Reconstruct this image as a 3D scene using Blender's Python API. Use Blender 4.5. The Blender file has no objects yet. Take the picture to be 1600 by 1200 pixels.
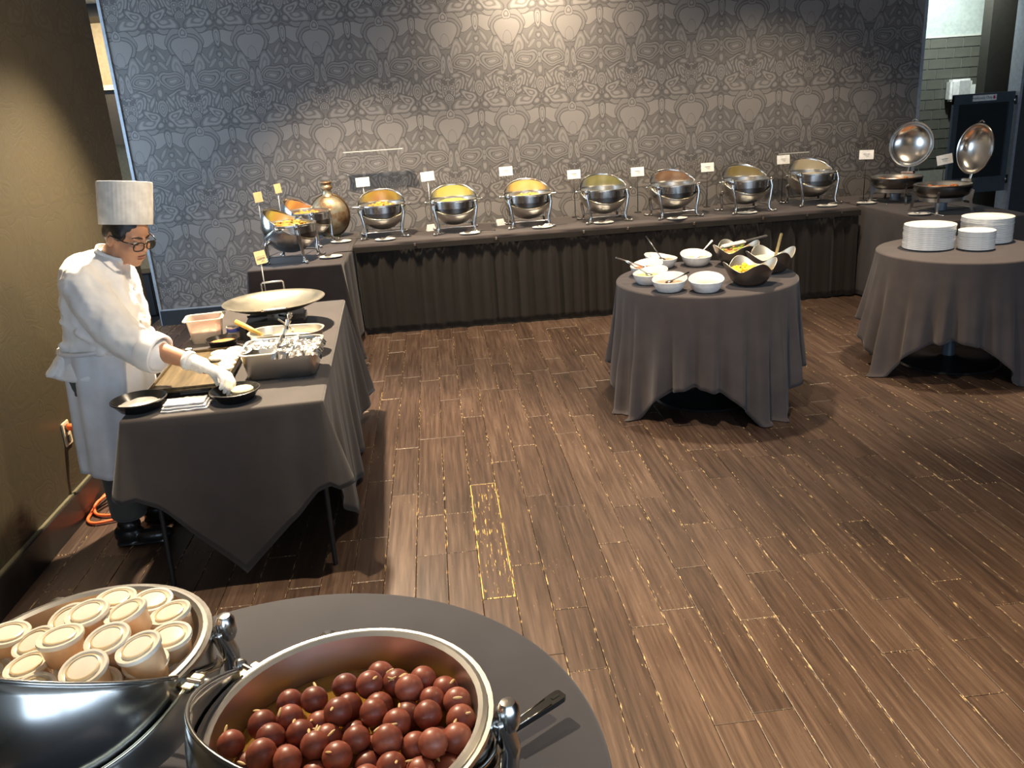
import bpy, bmesh, math, random
from mathutils import Vector, Matrix, Euler, noise
random.seed(11)
PI = math.pi
sc = bpy.context.scene
col = sc.collection

# ------------------------------------------------------------------ camera
cd = bpy.data.cameras.new('camera')
cam = bpy.data.objects.new('camera', cd)
col.objects.link(cam)
cd.sensor_fit = 'HORIZONTAL'
cd.sensor_width = 36.0
cd.lens = 1310.0 / 1600.0 * 36.0
cd.clip_start = 0.05
cd.clip_end = 60
cam.matrix_world = Matrix(((0.9933675, 0.0904877, -0.0709441, 0.0),
                           (-0.0959526, 0.3123869, -0.9450966, 0.0),
                           (-0.0633576, 0.9456355, 0.3189975, 1.8),
                           (0, 0, 0, 1)))
sc.camera = cam

# ------------------------------------------------------------------ view, world, lights
sc.view_settings.view_transform = 'Standard'
sc.view_settings.look = 'None'
sc.view_settings.gamma = 1.0
sc.view_settings.exposure = 0.18
sc.view_settings.use_curve_mapping = False
w = bpy.data.worlds.new('world')
sc.world = w
w.use_nodes = True
w.node_tree.nodes['Background'].inputs[0].default_value = (0.62, 0.75, 1.0, 1)
w.node_tree.nodes['Background'].inputs[1].default_value = 0.55

WARM = (1.0, 0.80, 0.56)
COOL = (0.72, 0.86, 1.0)

def spot(loc, target, power, angle, blend=0.6, color=WARM, size=0.05):
    l = bpy.data.lights.new('ceiling_spot', 'SPOT')
    l.energy = power
    l.color = color
    l.spot_size = math.radians(angle)
    l.spot_blend = blend
    l.shadow_soft_size = size
    o = bpy.data.objects.new('ceiling_spot', l)
    col.objects.link(o)
    o.location = loc
    o.rotation_euler = (Vector(target) - Vector(loc)).to_track_quat('-Z', 'Y').to_euler()

def area(loc, target, power, sx, sy, color=COOL):
    l = bpy.data.lights.new('window_daylight', 'AREA')
    l.shape = 'RECTANGLE'
    l.size = sx
    l.size_y = sy
    l.energy = power
    l.color = color
    o = bpy.data.objects.new('window_daylight', l)
    col.objects.link(o)
    o.location = loc
    o.rotation_euler = (Vector(target) - Vector(loc)).to_track_quat('-Z', 'Y').to_euler()

# ceiling down-lights, three rows, plus an added fill
spot((-1.05, 4.75, 2.92), (-1.0, 4.0, 0.75), 1250, 88, 0.6)
spot((-0.85, 2.95, 2.92), (-0.55, 1.7, 0.8), 480, 95, 0.7)
spot((1.45, 1.9, 2.92), (1.50, 1.4, 0.0), 620, 85, 1.0, color=(1.0, 0.76, 0.46))
spot((1.45, 5.0, 2.92), (1.5, 4.8, 0.7), 330, 80, 0.8)
spot((0.95, 3.2, 2.92), (1.45, 4.7, 0.4), 210, 85, 1.0, color=(1.0, 0.84, 0.66))
spot((3.3, 5.0, 2.92), (3.25, 4.95, 0.7), 380, 60, 0.9)
spot((1.0, 7.15, 2.95), (1.05, 8.0, 2.1), 230, 140, 1.0, size=0.15)
spot((1.3, 6.35, 2.92), (1.2, 7.1, 0.8), 260, 100, 0.9)
spot((-0.75, 6.5, 2.92), (-0.6, 7.0, 0.9), 480, 95, 0.8)
spot((3.2, 6.5, 2.92), (3.0, 7.2, 0.9), 190, 110, 0.9)
spot((-3.2, 9.1, 2.7), (-3.45, 10.2, 1.9), 110, 130, 0.9)
spot((0.3, 3.4, 2.95), (-1.9, 3.4, 1.1), 170, 120, 1.0)  # fill added to brighten the left wall and the cook evenly
spot((5.5, 8.6, 2.95), (5.5, 9.5, 1.7), 150, 150, 1.0, color=(0.85, 0.95, 0.9))
# daylight from the window front behind the photographer
for x in (-3.3, -1.1, 1.1, 3.3):
    area((x, -3.0, 1.55), (x, 5.0, 1.4), 50, 2.0, 2.5, (0.64, 0.82, 1.0))
# and from the window of the side corridor, between the left wall and the damask wall
area((-3.95, 6.7, 1.6), (0.0, 7.2, 1.2), 95, 1.7, 1.9, (0.58, 0.78, 1.0))

# ------------------------------------------------------------------ node helpers / materials
def base_mat(name):
    m = bpy.data.materials.new(name)
    m.use_nodes = True
    nt = m.node_tree
    return m, nt, nt.nodes['Principled BSDF']

def N(nt, typ, **kw):
    n = nt.nodes.new(typ)
    for k, v in kw.items():
        setattr(n, k, v)
    return n

def setin(nt, sock, v):
    if hasattr(v, 'is_linked'):
        nt.links.new(v, sock)
    else:
        sock.default_value = v

def math_(nt, op, a, b=0.0, c=None, clamp=False):
    n = N(nt, 'ShaderNodeMath', operation=op, use_clamp=clamp)
    setin(nt, n.inputs[0], a)
    setin(nt, n.inputs[1], b)
    if c is not None:
        setin(nt, n.inputs[2], c)
    return n.outputs[0]

def ramp(nt, fac, stops):
    n = N(nt, 'ShaderNodeValToRGB')
    while len(n.color_ramp.elements) < len(stops):
        n.color_ramp.elements.new(0.5)
    for e, (p, c) in zip(n.color_ramp.elements, stops):
        e.position = p
        e.color = tuple(c) + (1,) if len(c) == 3 else c
    setin(nt, n.inputs[0], fac)
    return n.outputs[0]

def texco(nt, kind='Object', scale=(1, 1, 1)):
    t = N(nt, 'ShaderNodeTexCoord')
    mp = N(nt, 'ShaderNodeMapping')
    nt.links.new(t.outputs[kind], mp.inputs[0])
    mp.inputs['Scale'].default_value = scale
    return mp.outputs[0]

def noise_(nt, vec, scale, detail=4, rough=0.5):
    n = N(nt, 'ShaderNodeTexNoise')
    nt.links.new(vec, n.inputs['Vector'])
    n.inputs['Scale'].default_value = scale
    n.inputs['Detail'].default_value = detail
    n.inputs['Roughness'].default_value = rough
    return n.outputs['Fac']

def bump_(nt, bs, h, strength=0.3, dist=0.01):
    b = N(nt, 'ShaderNodeBump')
    b.inputs['Strength'].default_value = strength
    b.inputs['Distance'].default_value = dist
    setin(nt, b.inputs['Height'], h)
    nt.links.new(b.outputs[0], bs.inputs['Normal'])

def mixc(nt, fac, a, b):
    n = N(nt, 'ShaderNodeMix', data_type='RGBA')
    setin(nt, n.inputs[0], fac)
    for s, v in ((n.inputs[6], a), (n.inputs[7], b)):
        if hasattr(v, 'is_linked'):
            nt.links.new(v, s)
        else:
            s.default_value = tuple(v) + (1,)
    return n.outputs[2]

MATS = {}
def plain(name, color, rough=0.5, metal=0.0, var=0.12, scale=30.0, bump=0.0, spec=0.5, **kw):
    """plain procedural material: a noise wobble on colour, optional fine bump"""
    if name in MATS:
        return MATS[name]
    m, nt, bs = base_mat(name)
    v = texco(nt)
    f = noise_(nt, v, scale)
    lo = [c * (1 - var) for c in color]
    hi = [min(1, c * (1 + var)) for c in color]
    nt.links.new(ramp(nt, f, [(0.3, lo), (0.7, hi)]), bs.inputs['Base Color'])
    bs.inputs['Roughness'].default_value = rough
    bs.inputs['Metallic'].default_value = metal
    bs.inputs['Specular IOR Level'].default_value = spec
    for k, val in kw.items():
        bs.inputs[k.replace('_', ' ')].default_value = val
    if bump:
        bump_(nt, bs, f, bump, 0.003)
    MATS[name] = m
    return m

def speckle(name, stops, scale=60.0, rough=0.45, bump=0.5, detail=3):
    """food: several colours chosen by cellular noise"""
    m, nt, bs = base_mat(name)
    v = texco(nt)
    vo = N(nt, 'ShaderNodeTexVoronoi')
    nt.links.new(v, vo.inputs['Vector'])
    vo.inputs['Scale'].default_value = scale
    sep = N(nt, 'ShaderNodeSeparateColor')
    nt.links.new(vo.outputs['Color'], sep.inputs[0])
    c = ramp(nt, sep.outputs[0], stops)
    nt.links.new(c, bs.inputs['Base Color'])
    bs.inputs['Roughness'].default_value = rough
    bump_(nt, bs, vo.outputs['Distance'], bump, 0.004)
    MATS[name] = m
    return m

def fabric(name, color, rough=0.85, var=0.1):
    m, nt, bs = base_mat(name)
    v = texco(nt)
    f = noise_(nt, v, 9, 3)
    lo = [c * (1 - var) for c in color]
    hi = [c * (1 + var) for c in color]
    nt.links.new(ramp(nt, f, [(0.3, lo), (0.7, hi)]), bs.inputs['Base Color'])
    bs.inputs['Roughness'].default_value = rough
    bs.inputs['Specular IOR Level'].default_value = 0.25
    bs.inputs['Sheen Weight'].default_value = 0.15
    wv = noise_(nt, v, 420, 1)
    bump_(nt, bs, wv, 0.12, 0.001)
    MATS[name] = m
    return m

def steel(name, color=(0.60, 0.59, 0.57), rough=0.20, brushed=0.05):
    m, nt, bs = base_mat(name)
    bs.inputs['Base Color'].default_value = tuple(color) + (1,)
    bs.inputs['Metallic'].default_value = 1.0
    v = texco(nt, 'Object', (1, 1, 1))
    f = noise_(nt, v, 14, 3)
    r = N(nt, 'ShaderNodeMapRange')
    nt.links.new(f, r.inputs[0])
    r.inputs[3].default_value = rough - brushed
    r.inputs[4].default_value = rough + brushed
    nt.links.new(r.outputs[0], bs.inputs['Roughness'])
    MATS[name] = m
    return m

def wallpaper(name, light, dark, contrast=1.0, axis='XZ', off=(0.0, 0.0)):
    """damask of mirrored tiles 0.5575 x 0.81 m: layered lobes, each with concentric bands"""
    m, nt, bs = base_mat(name)
    t = N(nt, 'ShaderNodeTexCoord')
    s = N(nt, 'ShaderNodeSeparateXYZ')
    nt.links.new(t.outputs['Object'], s.inputs[0])
    U = s.outputs[0 if axis[0] == 'X' else 1]
    V = s.outputs[2]
    # to "motif units": half tile = 390, tile height = 1133
    k = 780.0 / 0.5575
    u = math_(nt, 'MULTIPLY', math_(nt, 'SUBTRACT', U, off[0]), k)
    u = math_(nt, 'ABSOLUTE', math_(nt, 'WRAP', u, 390.0, -390.0))
    v = math_(nt, 'MULTIPLY', math_(nt, 'SUBTRACT', V, off[1]), k * 1133.0 / 1133.0)
    v = math_(nt, 'WRAP', v, 483.0, -650.0)
    cmb = N(nt, 'ShaderNodeCombineXYZ')
    nt.links.new(u, cmb.inputs[0])
    nt.links.new(v, cmb.inputs[1])
    # gentle swirl so that the lobes curl; it dies out on both mirror lines
    win = math_(nt, 'SINE', math_(nt, 'MULTIPLY', u, PI / 390.0))
    wu = math_(nt, 'MULTIPLY', win, math_(nt, 'MULTIPLY', math_(nt, 'SINE', math_(nt, 'MULTIPLY', v, 2 * PI / 283.25)), 15.0))
    wv = math_(nt, 'MULTIPLY', math_(nt, 'SINE', math_(nt, 'MULTIPLY', u, 2 * PI / 195.0)), 11.0)
    cmb2 = N(nt, 'ShaderNodeCombineXYZ')
    nt.links.new(math_(nt, 'ADD', u, wu), cmb2.inputs[0])
    nt.links.new(math_(nt, 'ADD', v, wv), cmb2.inputs[1])
    P = cmb2.outputs[0]

    def dist(c, rad, rot=0.0):
        mp = N(nt, 'ShaderNodeMapping', vector_type='TEXTURE')
        nt.links.new(P, mp.inputs[0])
        mp.inputs['Location'].default_value = (c[0], c[1], 0)
        mp.inputs['Rotation'].default_value = (0, 0, rot)
        mp.inputs['Scale'].default_value = (rad[0], rad[1], 1)
        ln = N(nt, 'ShaderNodeVectorMath', operation='LENGTH')
        nt.links.new(mp.outputs[0], ln.inputs[0])
        return ln.outputs[1]

    def sstep(x, a, b):
        r = N(nt, 'ShaderNodeMapRange', interpolation_type='SMOOTHSTEP')
        setin(nt, r.inputs[0], x)
        r.inputs[1].default_value = a
        r.inputs[2].default_value = b
        return r.outputs[0]

    val = None
    def layer(c, rad, rot=0.0, rings=0.0, body=0.62, edge=0.09, amp=0.3):
        nonlocal val
        d = dist(c, rad, rot)
        inside = sstep(d, 1.05, 1.0)
        line = sstep(d, 1.0, 1.0 - edge)          # 0 on the dark outline, 1 within
        p = math_(nt, 'MULTIPLY', line, body)
        if rings:
            r = math_(nt, 'SINE', math_(nt, 'MULTIPLY', d, rings * 2 * PI))
            p = math_(nt, 'ADD', p, math_(nt, 'MULTIPLY', math_(nt, 'MULTIPLY', r, amp), line))
        if val is None:
            val = math_(nt, 'ADD', math_(nt, 'MULTIPLY', inside, math_(nt, 'SUBTRACT', p, 0.34)), 0.34)
        else:
            val = math_(nt, 'ADD', val, math_(nt, 'MULTIPLY', inside, math_(nt, 'SUBTRACT', p, val)))

    # side wings, brackets, bud
    layer((255, 245), (140, 85), 0.30, 0, 0.70, 0.08)
    layer((390, 250), (46, 120), 0.0, 2.0, 0.5, 0.15)
    layer((390, 260), (20, 60), 0.0, 0, 0.7, 0.2)
    layer((210, 420), (190, 100), 0.35, 0, 0.55, 0.12)
    layer((190, 455), (175, 85), 0.30, 2.0, 0.6, 0.10)
    layer((330, 415), (55, 50), 0.0, 1.0, 0.5, 0.2)
    layer((90, 250), (120, 140), 0.5, 0, 0.55, 0.07)
    layer((0, 150), (200, 185), 0.0, 0, 0.5, 0.05)
    layer((0, 150), (158, 150), 0.0, 0, 0.68, 0.07)
    layer((0, 60), (60, 80), 0.0, 0, 0.66, 0.05)
    layer((0, 330), (60, 60), 0.0, 1.5, 0.55, 0.15)
    # small border chain
    layer((390, 60), (34, 40), 0.0, 1.0, 0.5, 0.2)
    layer((305, 85), (28, 85), -0.55, 1.0, 0.55, 0.18, 0.15)
    layer((290, -30), (75, 24), 0.55, 0, 0.62, 0.18)
    layer((225, 30), (22, 70), 0.45, 0, 0.60, 0.2)
    layer((390, -55), (38, 45), 0.0, 0, 0.6, 0.2)
    # paisleys
    layer((115, -80), (70, 165), -0.35, 2.0, 0.58, 0.10, 0.16)
    layer((225, -200), (168, 105), 0.12, 0, 0.6, 0.10)
    layer((222, -203), (134, 78), 0.12, 0, 0.56, 0.12)
    layer((215, -205), (96, 46), 0.15, 0, 0.5, 0.22)
    layer((222, -207), (58, 20), 0.15, 0, 0.92, 0.25)
    layer((45, -215), (36, 130), 0.1, 2.0, 0.6, 0.15, 0.2)
    layer((390, -165), (26, 34), 0.0, 0, 0.6, 0.25)
    layer((390, -235), (22, 40), 0.0, 0, 0.62, 0.25)
    layer((390, -340), (44, 75), 0.0, 1.0, 0.6, 0.15)
    # crown
    layer((175, -470), (185, 150), -0.5, 3.5, 0.55, 0.06, 0.2)
    layer((285, -440), (36, 100), -0.35, 1.0, 0.55, 0.18)
    layer((120, -480), (95, 150), -0.35, 3.0, 0.52, 0.08, 0.26)
    layer((0, -500), (95, 130), 0.0, 2.5, 0.5, 0.10, 0.25)
    layer((45, -415), (45, 26), 0.7, 0, 0.16, 0.1)
    layer((50, -490), (48, 40), 0.2, 1.5, 0.5, 0.2)
    layer((0, -545), (30, 26), 0.0, 0, 0.25, 0.2)
    layer((95, -352), (75, 36), -0.3, 1.0, 0.6, 0.15)
    layer((0, -610), (60, 60), 0.0, 3.0, 0.5, 0.12)
    layer((250, -600), (120, 62), -0.5, 2.0, 0.52, 0.12)
    layer((390, -520), (60, 110), 0.0, 3.0, 0.5, 0.1, 0.18)
    f2 = noise_(nt, texco(nt), 2.5, 3)
    c = math_(nt, 'ADD', math_(nt, 'MULTIPLY', math_(nt, 'SUBTRACT', val, 0.5), contrast), 0.5)
    c = math_(nt, 'ADD', c, math_(nt, 'MULTIPLY', math_(nt, 'SUBTRACT', f2, 0.5), 0.1))
    nt.links.new(ramp(nt, c, [(0.1, dark), (0.75, light)]), bs.inputs['Base Color'])
    rr = N(nt, 'ShaderNodeMapRange')
    setin(nt, rr.inputs[0], c)
    rr.inputs[3].default_value = 0.62
    rr.inputs[4].default_value = 0.42
    nt.links.new(rr.outputs[0], bs.inputs['Roughness'])
    bs.inputs['Specular IOR Level'].default_value = 0.45
    bump_(nt, bs, val, 0.25 * contrast, 0.003)
    MATS[name] = m
    return m

def plank_mat(name, worn=False):
    m, nt, bs = base_mat(name)
    oi = N(nt, 'ShaderNodeObjectInfo')
    t = N(nt, 'ShaderNodeTexCoord')
    geo = N(nt, 'ShaderNodeNewGeometry')
    # world position so that grain differs from board to board
    mp = N(nt, 'ShaderNodeMapping')
    nt.links.new(geo.outputs['Position'], mp.inputs[0])
    mp.inputs['Scale'].default_value = (55, 2.2, 1)
    sh = N(nt, 'ShaderNodeVectorMath', operation='MULTIPLY')
    sh.inputs[1].default_value = (40, 17, 0)
    nt.links.new(oi.outputs['Random'], sh.inputs[0])
    ad = N(nt, 'ShaderNodeVectorMath', operation='ADD')
    nt.links.new(mp.outputs[0], ad.inputs[0])
    nt.links.new(sh.outputs[0], ad.inputs[1])
    grain = noise_(nt, ad.outputs[0], 1.0, 6, 0.65)
    pos2 = N(nt, 'ShaderNodeMapping')
    nt.links.new(geo.outputs['Position'], pos2.inputs[0])
    pos2.inputs['Scale'].default_value = (4, 1.2, 1)
    cloud = noise_(nt, pos2.outputs[0], 1.3, 3)
    fac = math_(nt, 'ADD', math_(nt, 'MULTIPLY', grain, 0.72), math_(nt, 'MULTIPLY', cloud, 0.25))
    fac = math_(nt, 'ADD', fac, math_(nt, 'MULTIPLY', math_(nt, 'SUBTRACT', oi.outputs['Random'], 0.45), 0.13))
    c = ramp(nt, fac, [(0.30, (0.022, 0.0125, 0.0085)), (0.50, (0.058, 0.034, 0.0235)), (0.74, (0.120, 0.078, 0.055))])
    # worn specks: short streaks along the board, more near the edges
    mp3 = N(nt, 'ShaderNodeMapping')
    nt.links.new(geo.outputs['Position'], mp3.inputs[0])
    mp3.inputs['Scale'].default_value = (170, 22, 1) if not worn else (120, 11, 1)
    sp = noise_(nt, mp3.outputs[0], 1.0, 3, 0.6)
    mp4 = N(nt, 'ShaderNodeMapping')
    nt.links.new(geo.outputs['Position'], mp4.inputs[0])
    mp4.inputs['Scale'].default_value = (3.2, 1.9, 1)
    patch = noise_(nt, mp4.outputs[0], 1.0, 2)
    s = N(nt, 'ShaderNodeSeparateXYZ')
    nt.links.new(t.outputs['Generated'], s.inputs[0])
    ex = math_(nt, 'ABSOLUTE', math_(nt, 'SUBTRACT', s.outputs[0], 0.5))
    edge = math_(nt, 'GREATER_THAN', ex, 0.468)
    ey = math_(nt, 'ABSOLUTE', math_(nt, 'SUBTRACT', s.outputs[1], 0.5))
    edge2 = math_(nt, 'GREATER_THAN', ey, 0.4955)
    e = math_(nt, 'MAXIMUM', edge, edge2)
    thr = math_(nt, 'SUBTRACT', 0.825 if not worn else 0.735, math_(nt, 'MULTIPLY', patch, 0.25))
    thr = math_(nt, 'SUBTRACT', thr, math_(nt, 'MULTIPLY', e, 0.13 if not worn else 0.20))
    wear = math_(nt, 'MULTIPLY', math_(nt, 'SUBTRACT', sp, thr), 14.0, clamp=True)
    nt.links.new(mixc(nt, wear, c, (0.46, 0.33, 0.17) if not worn else (0.62, 0.42, 0.13)), bs.inputs['Base Color'])
    r = N(nt, 'ShaderNodeMapRange')
    setin(nt, r.inputs[0], grain)
    r.inputs[3].default_value = 0.34
    r.inputs[4].default_value = 0.52
    nt.links.new(r.outputs[0], bs.inputs['Roughness'])
    bs.inputs['Specular IOR Level'].default_value = 0.5
    bump_(nt, bs, grain, 0.25, 0.002)
    MATS[name] = m
    return m

def glassy(name, color=(1, 1, 1), rough=0.03, ior=1.25, trans=1.0, alpha=1.0):
    m, nt, bs = base_mat(name)
    v = texco(nt)
    f = noise_(nt, v, 6)
    nt.links.new(ramp(nt, f, [(0.2, [c * 0.97 for c in color]), (0.8, color)]), bs.inputs['Base Color'])
    bs.inputs['Roughness'].default_value = rough
    bs.inputs['IOR'].default_value = ior
    bs.inputs['Transmission Weight'].default_value = trans
    bs.inputs['Alpha'].default_value = alpha
    MATS[name] = m
    return m

M_wall = wallpaper('damask_wallpaper_grey', (0.185, 0.172, 0.165), (0.062, 0.058, 0.058), 1.0, 'XZ', (0.765, 1.49))
M_wall_l = wallpaper('damask_wallpaper_olive', (0.044, 0.036, 0.020), (0.033, 0.027, 0.0145), 0.7, 'YZ', (3.2, 1.2))
M_plank = plank_mat('dark_oak_plank')
M_plank_w = plank_mat('worn_oak_plank', True)
M_under = plain('subfloor', (0.006, 0.004, 0.003), 0.9)
M_base = plain('baseboard_black', (0.010, 0.009, 0.009), 0.35)
M_baseb = plain('baseboard_slate', (0.018, 0.022, 0.028), 0.4)
M_trim = plain('metal_trim', (0.34, 0.37, 0.42), 0.4, 0.3)
M_ceil = plain('ceiling_paint', (0.60, 0.57, 0.52), 0.9)
M_cream = plain('cream_paint', (0.42, 0.36, 0.24), 0.8)
M_pale = plain('pale_green_grey_paint', (0.36, 0.40, 0.38), 0.7)
M_dark = plain('dark_brown_paint', (0.030, 0.027, 0.021), 0.6)
M_black = plain('black_matte', (0.008, 0.008, 0.008), 0.6)
M_blackp = plain('black_plastic', (0.012, 0.012, 0.012), 0.25)
M_tile = plain('grey_glazed_tile', (0.105, 0.105, 0.088), 0.3, var=0.15, scale=6)
M_grout = plain('tile_grout', (0.30, 0.30, 0.26), 0.9)
M_slate = plain('slate_blue_paint', (0.050, 0.068, 0.085), 0.45)
M_slated = plain('dark_screen_panel', (0.014, 0.017, 0.020), 0.35)
M_post = plain('grey_post_paint', (0.040, 0.048, 0.056), 0.5)
M_white = plain('white_ceramic', (0.80, 0.80, 0.78), 0.22)
M_paper = plain('white_paper', (0.82, 0.81, 0.77), 0.8)
M_papery = plain('cream_paper', (0.62, 0.50, 0.26), 0.8)
M_ink = plain('grey_ink', (0.25, 0.24, 0.22), 0.8)
M_steel = steel('polished_steel')
M_steelb = steel('brushed_steel', (0.64, 0.63, 0.60), 0.33, 0.05)
M_steeld = steel('dark_steel', (0.20, 0.19, 0.18), 0.30, 0.05)
M_gold = steel('warm_steel_edge', (0.80, 0.72, 0.52), 0.2, 0.04)
M_wire = plain('black_wire', (0.015, 0.015, 0.015), 0.4)
M_cloth = fabric('charcoal_brown_cloth', (0.064, 0.052, 0.050))
M_clothd = fabric('charcoal_black_cloth', (0.046, 0.040, 0.039))
M_clothn = fabric('charcoal_navy_cloth', (0.034, 0.034, 0.043))
M_skirt = fabric('black_skirt_cloth', (0.022, 0.0185, 0.016))
M_jacket = fabric('white_cotton', (0.78, 0.77, 0.76))
M_apron = fabric('white_apron_cotton', (0.66, 0.66, 0.68))
M_hat = plain('white_hat_paper', (0.74, 0.71, 0.65), 0.75)
M_trou = fabric('grey_trouser_cloth', (0.060, 0.062, 0.055))
M_skin = plain('skin', (0.47, 0.24, 0.14), 0.5, var=0.08, scale=14, Subsurface_Weight=0.0)
M_lip = plain('lip', (0.36, 0.13, 0.09), 0.5)
M_hair = plain('black_hair', (0.010, 0.009, 0.008), 0.45, bump=0.3, scale=200)
M_glove = plain('white_glove', (0.80, 0.79, 0.76), 0.4, bump=0.2, scale=90)
M_orange = plain('orange_cord', (0.85, 0.14, 0.035), 0.4)
M_brass = None

# ------------------------------------------------------------------ mesh helpers
def link(o, parent=None):
    col.objects.link(o)
    if parent:
        o.parent = parent
    return o

def mesh_obj(name, me, mat, parent=None, smooth=True):
    if mat and not me.materials:
        me.materials.append(mat)
    if smooth:
        for p in me.polygons:
            p.use_smooth = True
    return link(bpy.data.objects.new(name, me), parent)

def obj(name, bm, mat, parent=None, smooth=True, sharp=None):
    me = bpy.data.meshes.new(name)
    bmesh.ops.recalc_face_normals(bm, faces=bm.faces)
    bm.to_mesh(me)
    bm.free()
    o = mesh_obj(name, me, mat, parent, smooth)
    if smooth and sharp:
        me.set_sharp_from_angle(angle=math.radians(sharp))
    return o

def tag(o, label, cat=None, group=None, kind=None):
    if label:
        o['label'] = label
    if cat:
        o['category'] = cat
    if group:
        o['group'] = group
    if kind:
        o['kind'] = kind
    return o

def thing(name, label, cat, loc=(0, 0, 0), rz=0.0, group=None):
    o = bpy.data.objects.new(name, None)
    o.empty_display_size = 0.05
    col.objects.link(o)
    o.location = loc
    o.rotation_euler = (0, 0, rz)
    return tag(o, label, cat, group)

def struct(o):
    o['kind'] = 'structure'
    return o

def copy_tree(o, parent=None):
    c = o.copy()
    col.objects.link(c)
    c.parent = parent
    for ch in list(o.children):
        copy_tree(ch, c)
    return c

def bx(bm, c, s, bevel=0.0, rot=None):
    """box centre c, size s"""
    m = Matrix.Translation(c)
    if rot:
        m = m @ Euler(rot).to_matrix().to_4x4()
    m = m @ Matrix.Diagonal((s[0], s[1], s[2], 1))
    r = bmesh.ops.create_cube(bm, size=1, matrix=m)
    if bevel:
        es = list({e for v in r['verts'] for e in v.link_edges})
        bmesh.ops.bevel(bm, geom=es, offset=bevel, segments=2, affect='EDGES')

def boxo(name, c, s, mat, parent=None, bevel=0.0, rot=None):
    bm = bmesh.new()
    bx(bm, c, s, bevel, rot)
    return obj(name, bm, mat, parent, smooth=False)

def lathe(bm, prof, n=32, center=(0, 0, 0), mtx=None, closed=False):
    """revolve (r,z) profile about z"""
    rings = []
    C = Vector(center)
    for r, z in prof:
        if r < 1e-6:
            p = Vector((0, 0, z))
            rings.append([bm.verts.new(C + (mtx @ p if mtx else p))])
        else:
            ring = []
            for i in range(n):
                a = 2 * PI * i / n
                p = Vector((r * math.cos(a), r * math.sin(a), z))
                ring.append(bm.verts.new(C + (mtx @ p if mtx else p)))
            rings.append(ring)
    pairs = list(zip(rings, rings[1:]))
    if closed:
        pairs.append((rings[-1], rings[0]))
    for a, b in pairs:
        for i in range(n):
            j = (i + 1) % n
            if len(a) == 1 and len(b) == 1:
                continue
            if len(a) == 1:
                bm.faces.new((a[0], b[i], b[j]))
            elif len(b) == 1:
                bm.faces.new((a[i], a[j], b[0]))
            else:
                bm.faces.new((a[i], a[j], b[j], b[i]))

def latheo(name, prof, mat, parent=None, n=32, center=(0, 0, 0), mtx=None, closed=False, sharp=40):
    bm = bmesh.new()
    lathe(bm, prof, n, center, mtx, closed)
    return obj(name, bm, mat, parent, sharp=sharp)

def tube(bm, pts, r, n=8, cap=True, closed=False):
    """tube along points; r number or list; parallel-transport frames"""
    P = [Vector(p) for p in pts]
    R = r if isinstance(r, (list, tuple)) else [r] * len(P)
    m = len(P)
    T = []
    for i in range(m):
        a = P[(i - 1) % m] if (closed or i > 0) else P[i]
        b = P[(i + 1) % m] if (closed or i < m - 1) else P[i]
        T.append((b - a).normalized())
    up = Vector((0, 0, 1)) if abs(T[0].z) < 0.9 else Vector((1, 0, 0))
    X = T[0].cross(up).normalized()
    rings = []
    for i in range(m):
        X = (X - T[i] * X.dot(T[i])).normalized()
        Y = T[i].cross(X)
        rings.append([bm.verts.new(P[i] + (X * math.cos(2 * PI * k / n) + Y * math.sin(2 * PI * k / n)) * R[i]) for k in range(n)])
    seq = list(range(m - 1)) + ([m - 1] if closed else [])
    for i in seq:
        a, b = rings[i], rings[(i + 1) % m]
        for k in range(n):
            j = (k + 1) % n
            bm.faces.new((a[k], a[j], b[j], b[k]))
    if cap and not closed:
        bm.faces.new(list(reversed(rings[0])))
        bm.faces.new(rings[-1])

def smooth_path(pts, sub=6):
    """Catmull-Rom"""
    P = [Vector(p) for p in pts]
    out = []
    for i in range(len(P) - 1):
        p0 = P[max(i - 1, 0)]
        p1, p2 = P[i], P[i + 1]
        p3 = P[min(i + 2, len(P) - 1)]
        for s in range(sub):
            t = s / sub
            out.append(0.5 * ((2 * p1) + (-p0 + p2) * t + (2 * p0 - 5 * p1 + 4 * p2 - p3) * t * t + (-p0 + 3 * p1 - 3 * p2 + p3) * t ** 3))
    out.append(P[-1])
    return out

def tubeo(name, pts, r, mat, parent=None, n=8, sub=0, closed=False):
    bm = bmesh.new()
    tube(bm, smooth_path(pts, sub) if sub else pts, r, n, closed=closed)
    return obj(name, bm, mat, parent, sharp=50)

_SPH = {}
def _sphere(u, v):
    if (u, v) not in _SPH:
        vs = [(0, 0, 1)]
        for i in range(1, v):
            t = PI * i / v
            vs += [(math.sin(t) * math.cos(2 * PI * k / u), math.sin(t) * math.sin(2 * PI * k / u), math.cos(t)) for k in range(u)]
        vs.append((0, 0, -1))
        fs = [(0, 1 + k, 1 + (k + 1) % u) for k in range(u)]
        for i in range(v - 2):
            o_ = 1 + i * u
            fs += [(o_ + k, o_ + u + k, o_ + u + (k + 1) % u, o_ + (k + 1) % u) for k in range(u)]
        last = len(vs) - 1
        o_ = 1 + (v - 2) * u
        fs += [(last, o_ + (k + 1) % u, o_ + k) for k in range(u)]
        _SPH[(u, v)] = ([Vector(p) for p in vs], fs)
    return _SPH[(u, v)]

def ell(bm, c, r, rot=None, u=20, v=12):
    if not isinstance(r, (tuple, list)):
        r = (r, r, r)
    R = Euler(rot).to_matrix() if rot else Matrix.Identity(3)
    R = R @ Matrix.Diagonal((r[0], r[1], r[2]))
    c = Vector(c)
    vs, fs = _sphere(u, v)
    nv = [bm.verts.new(c + R @ p) for p in vs]
    for f in fs:
        bm.faces.new([nv[i] for i in f])

def ello(name, c, r, mat, parent=None, rot=None, u=20, v=12):
    bm = bmesh.new()
    ell(bm, c, r, rot, u, v)
    return obj(name, bm, mat, parent)

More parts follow.
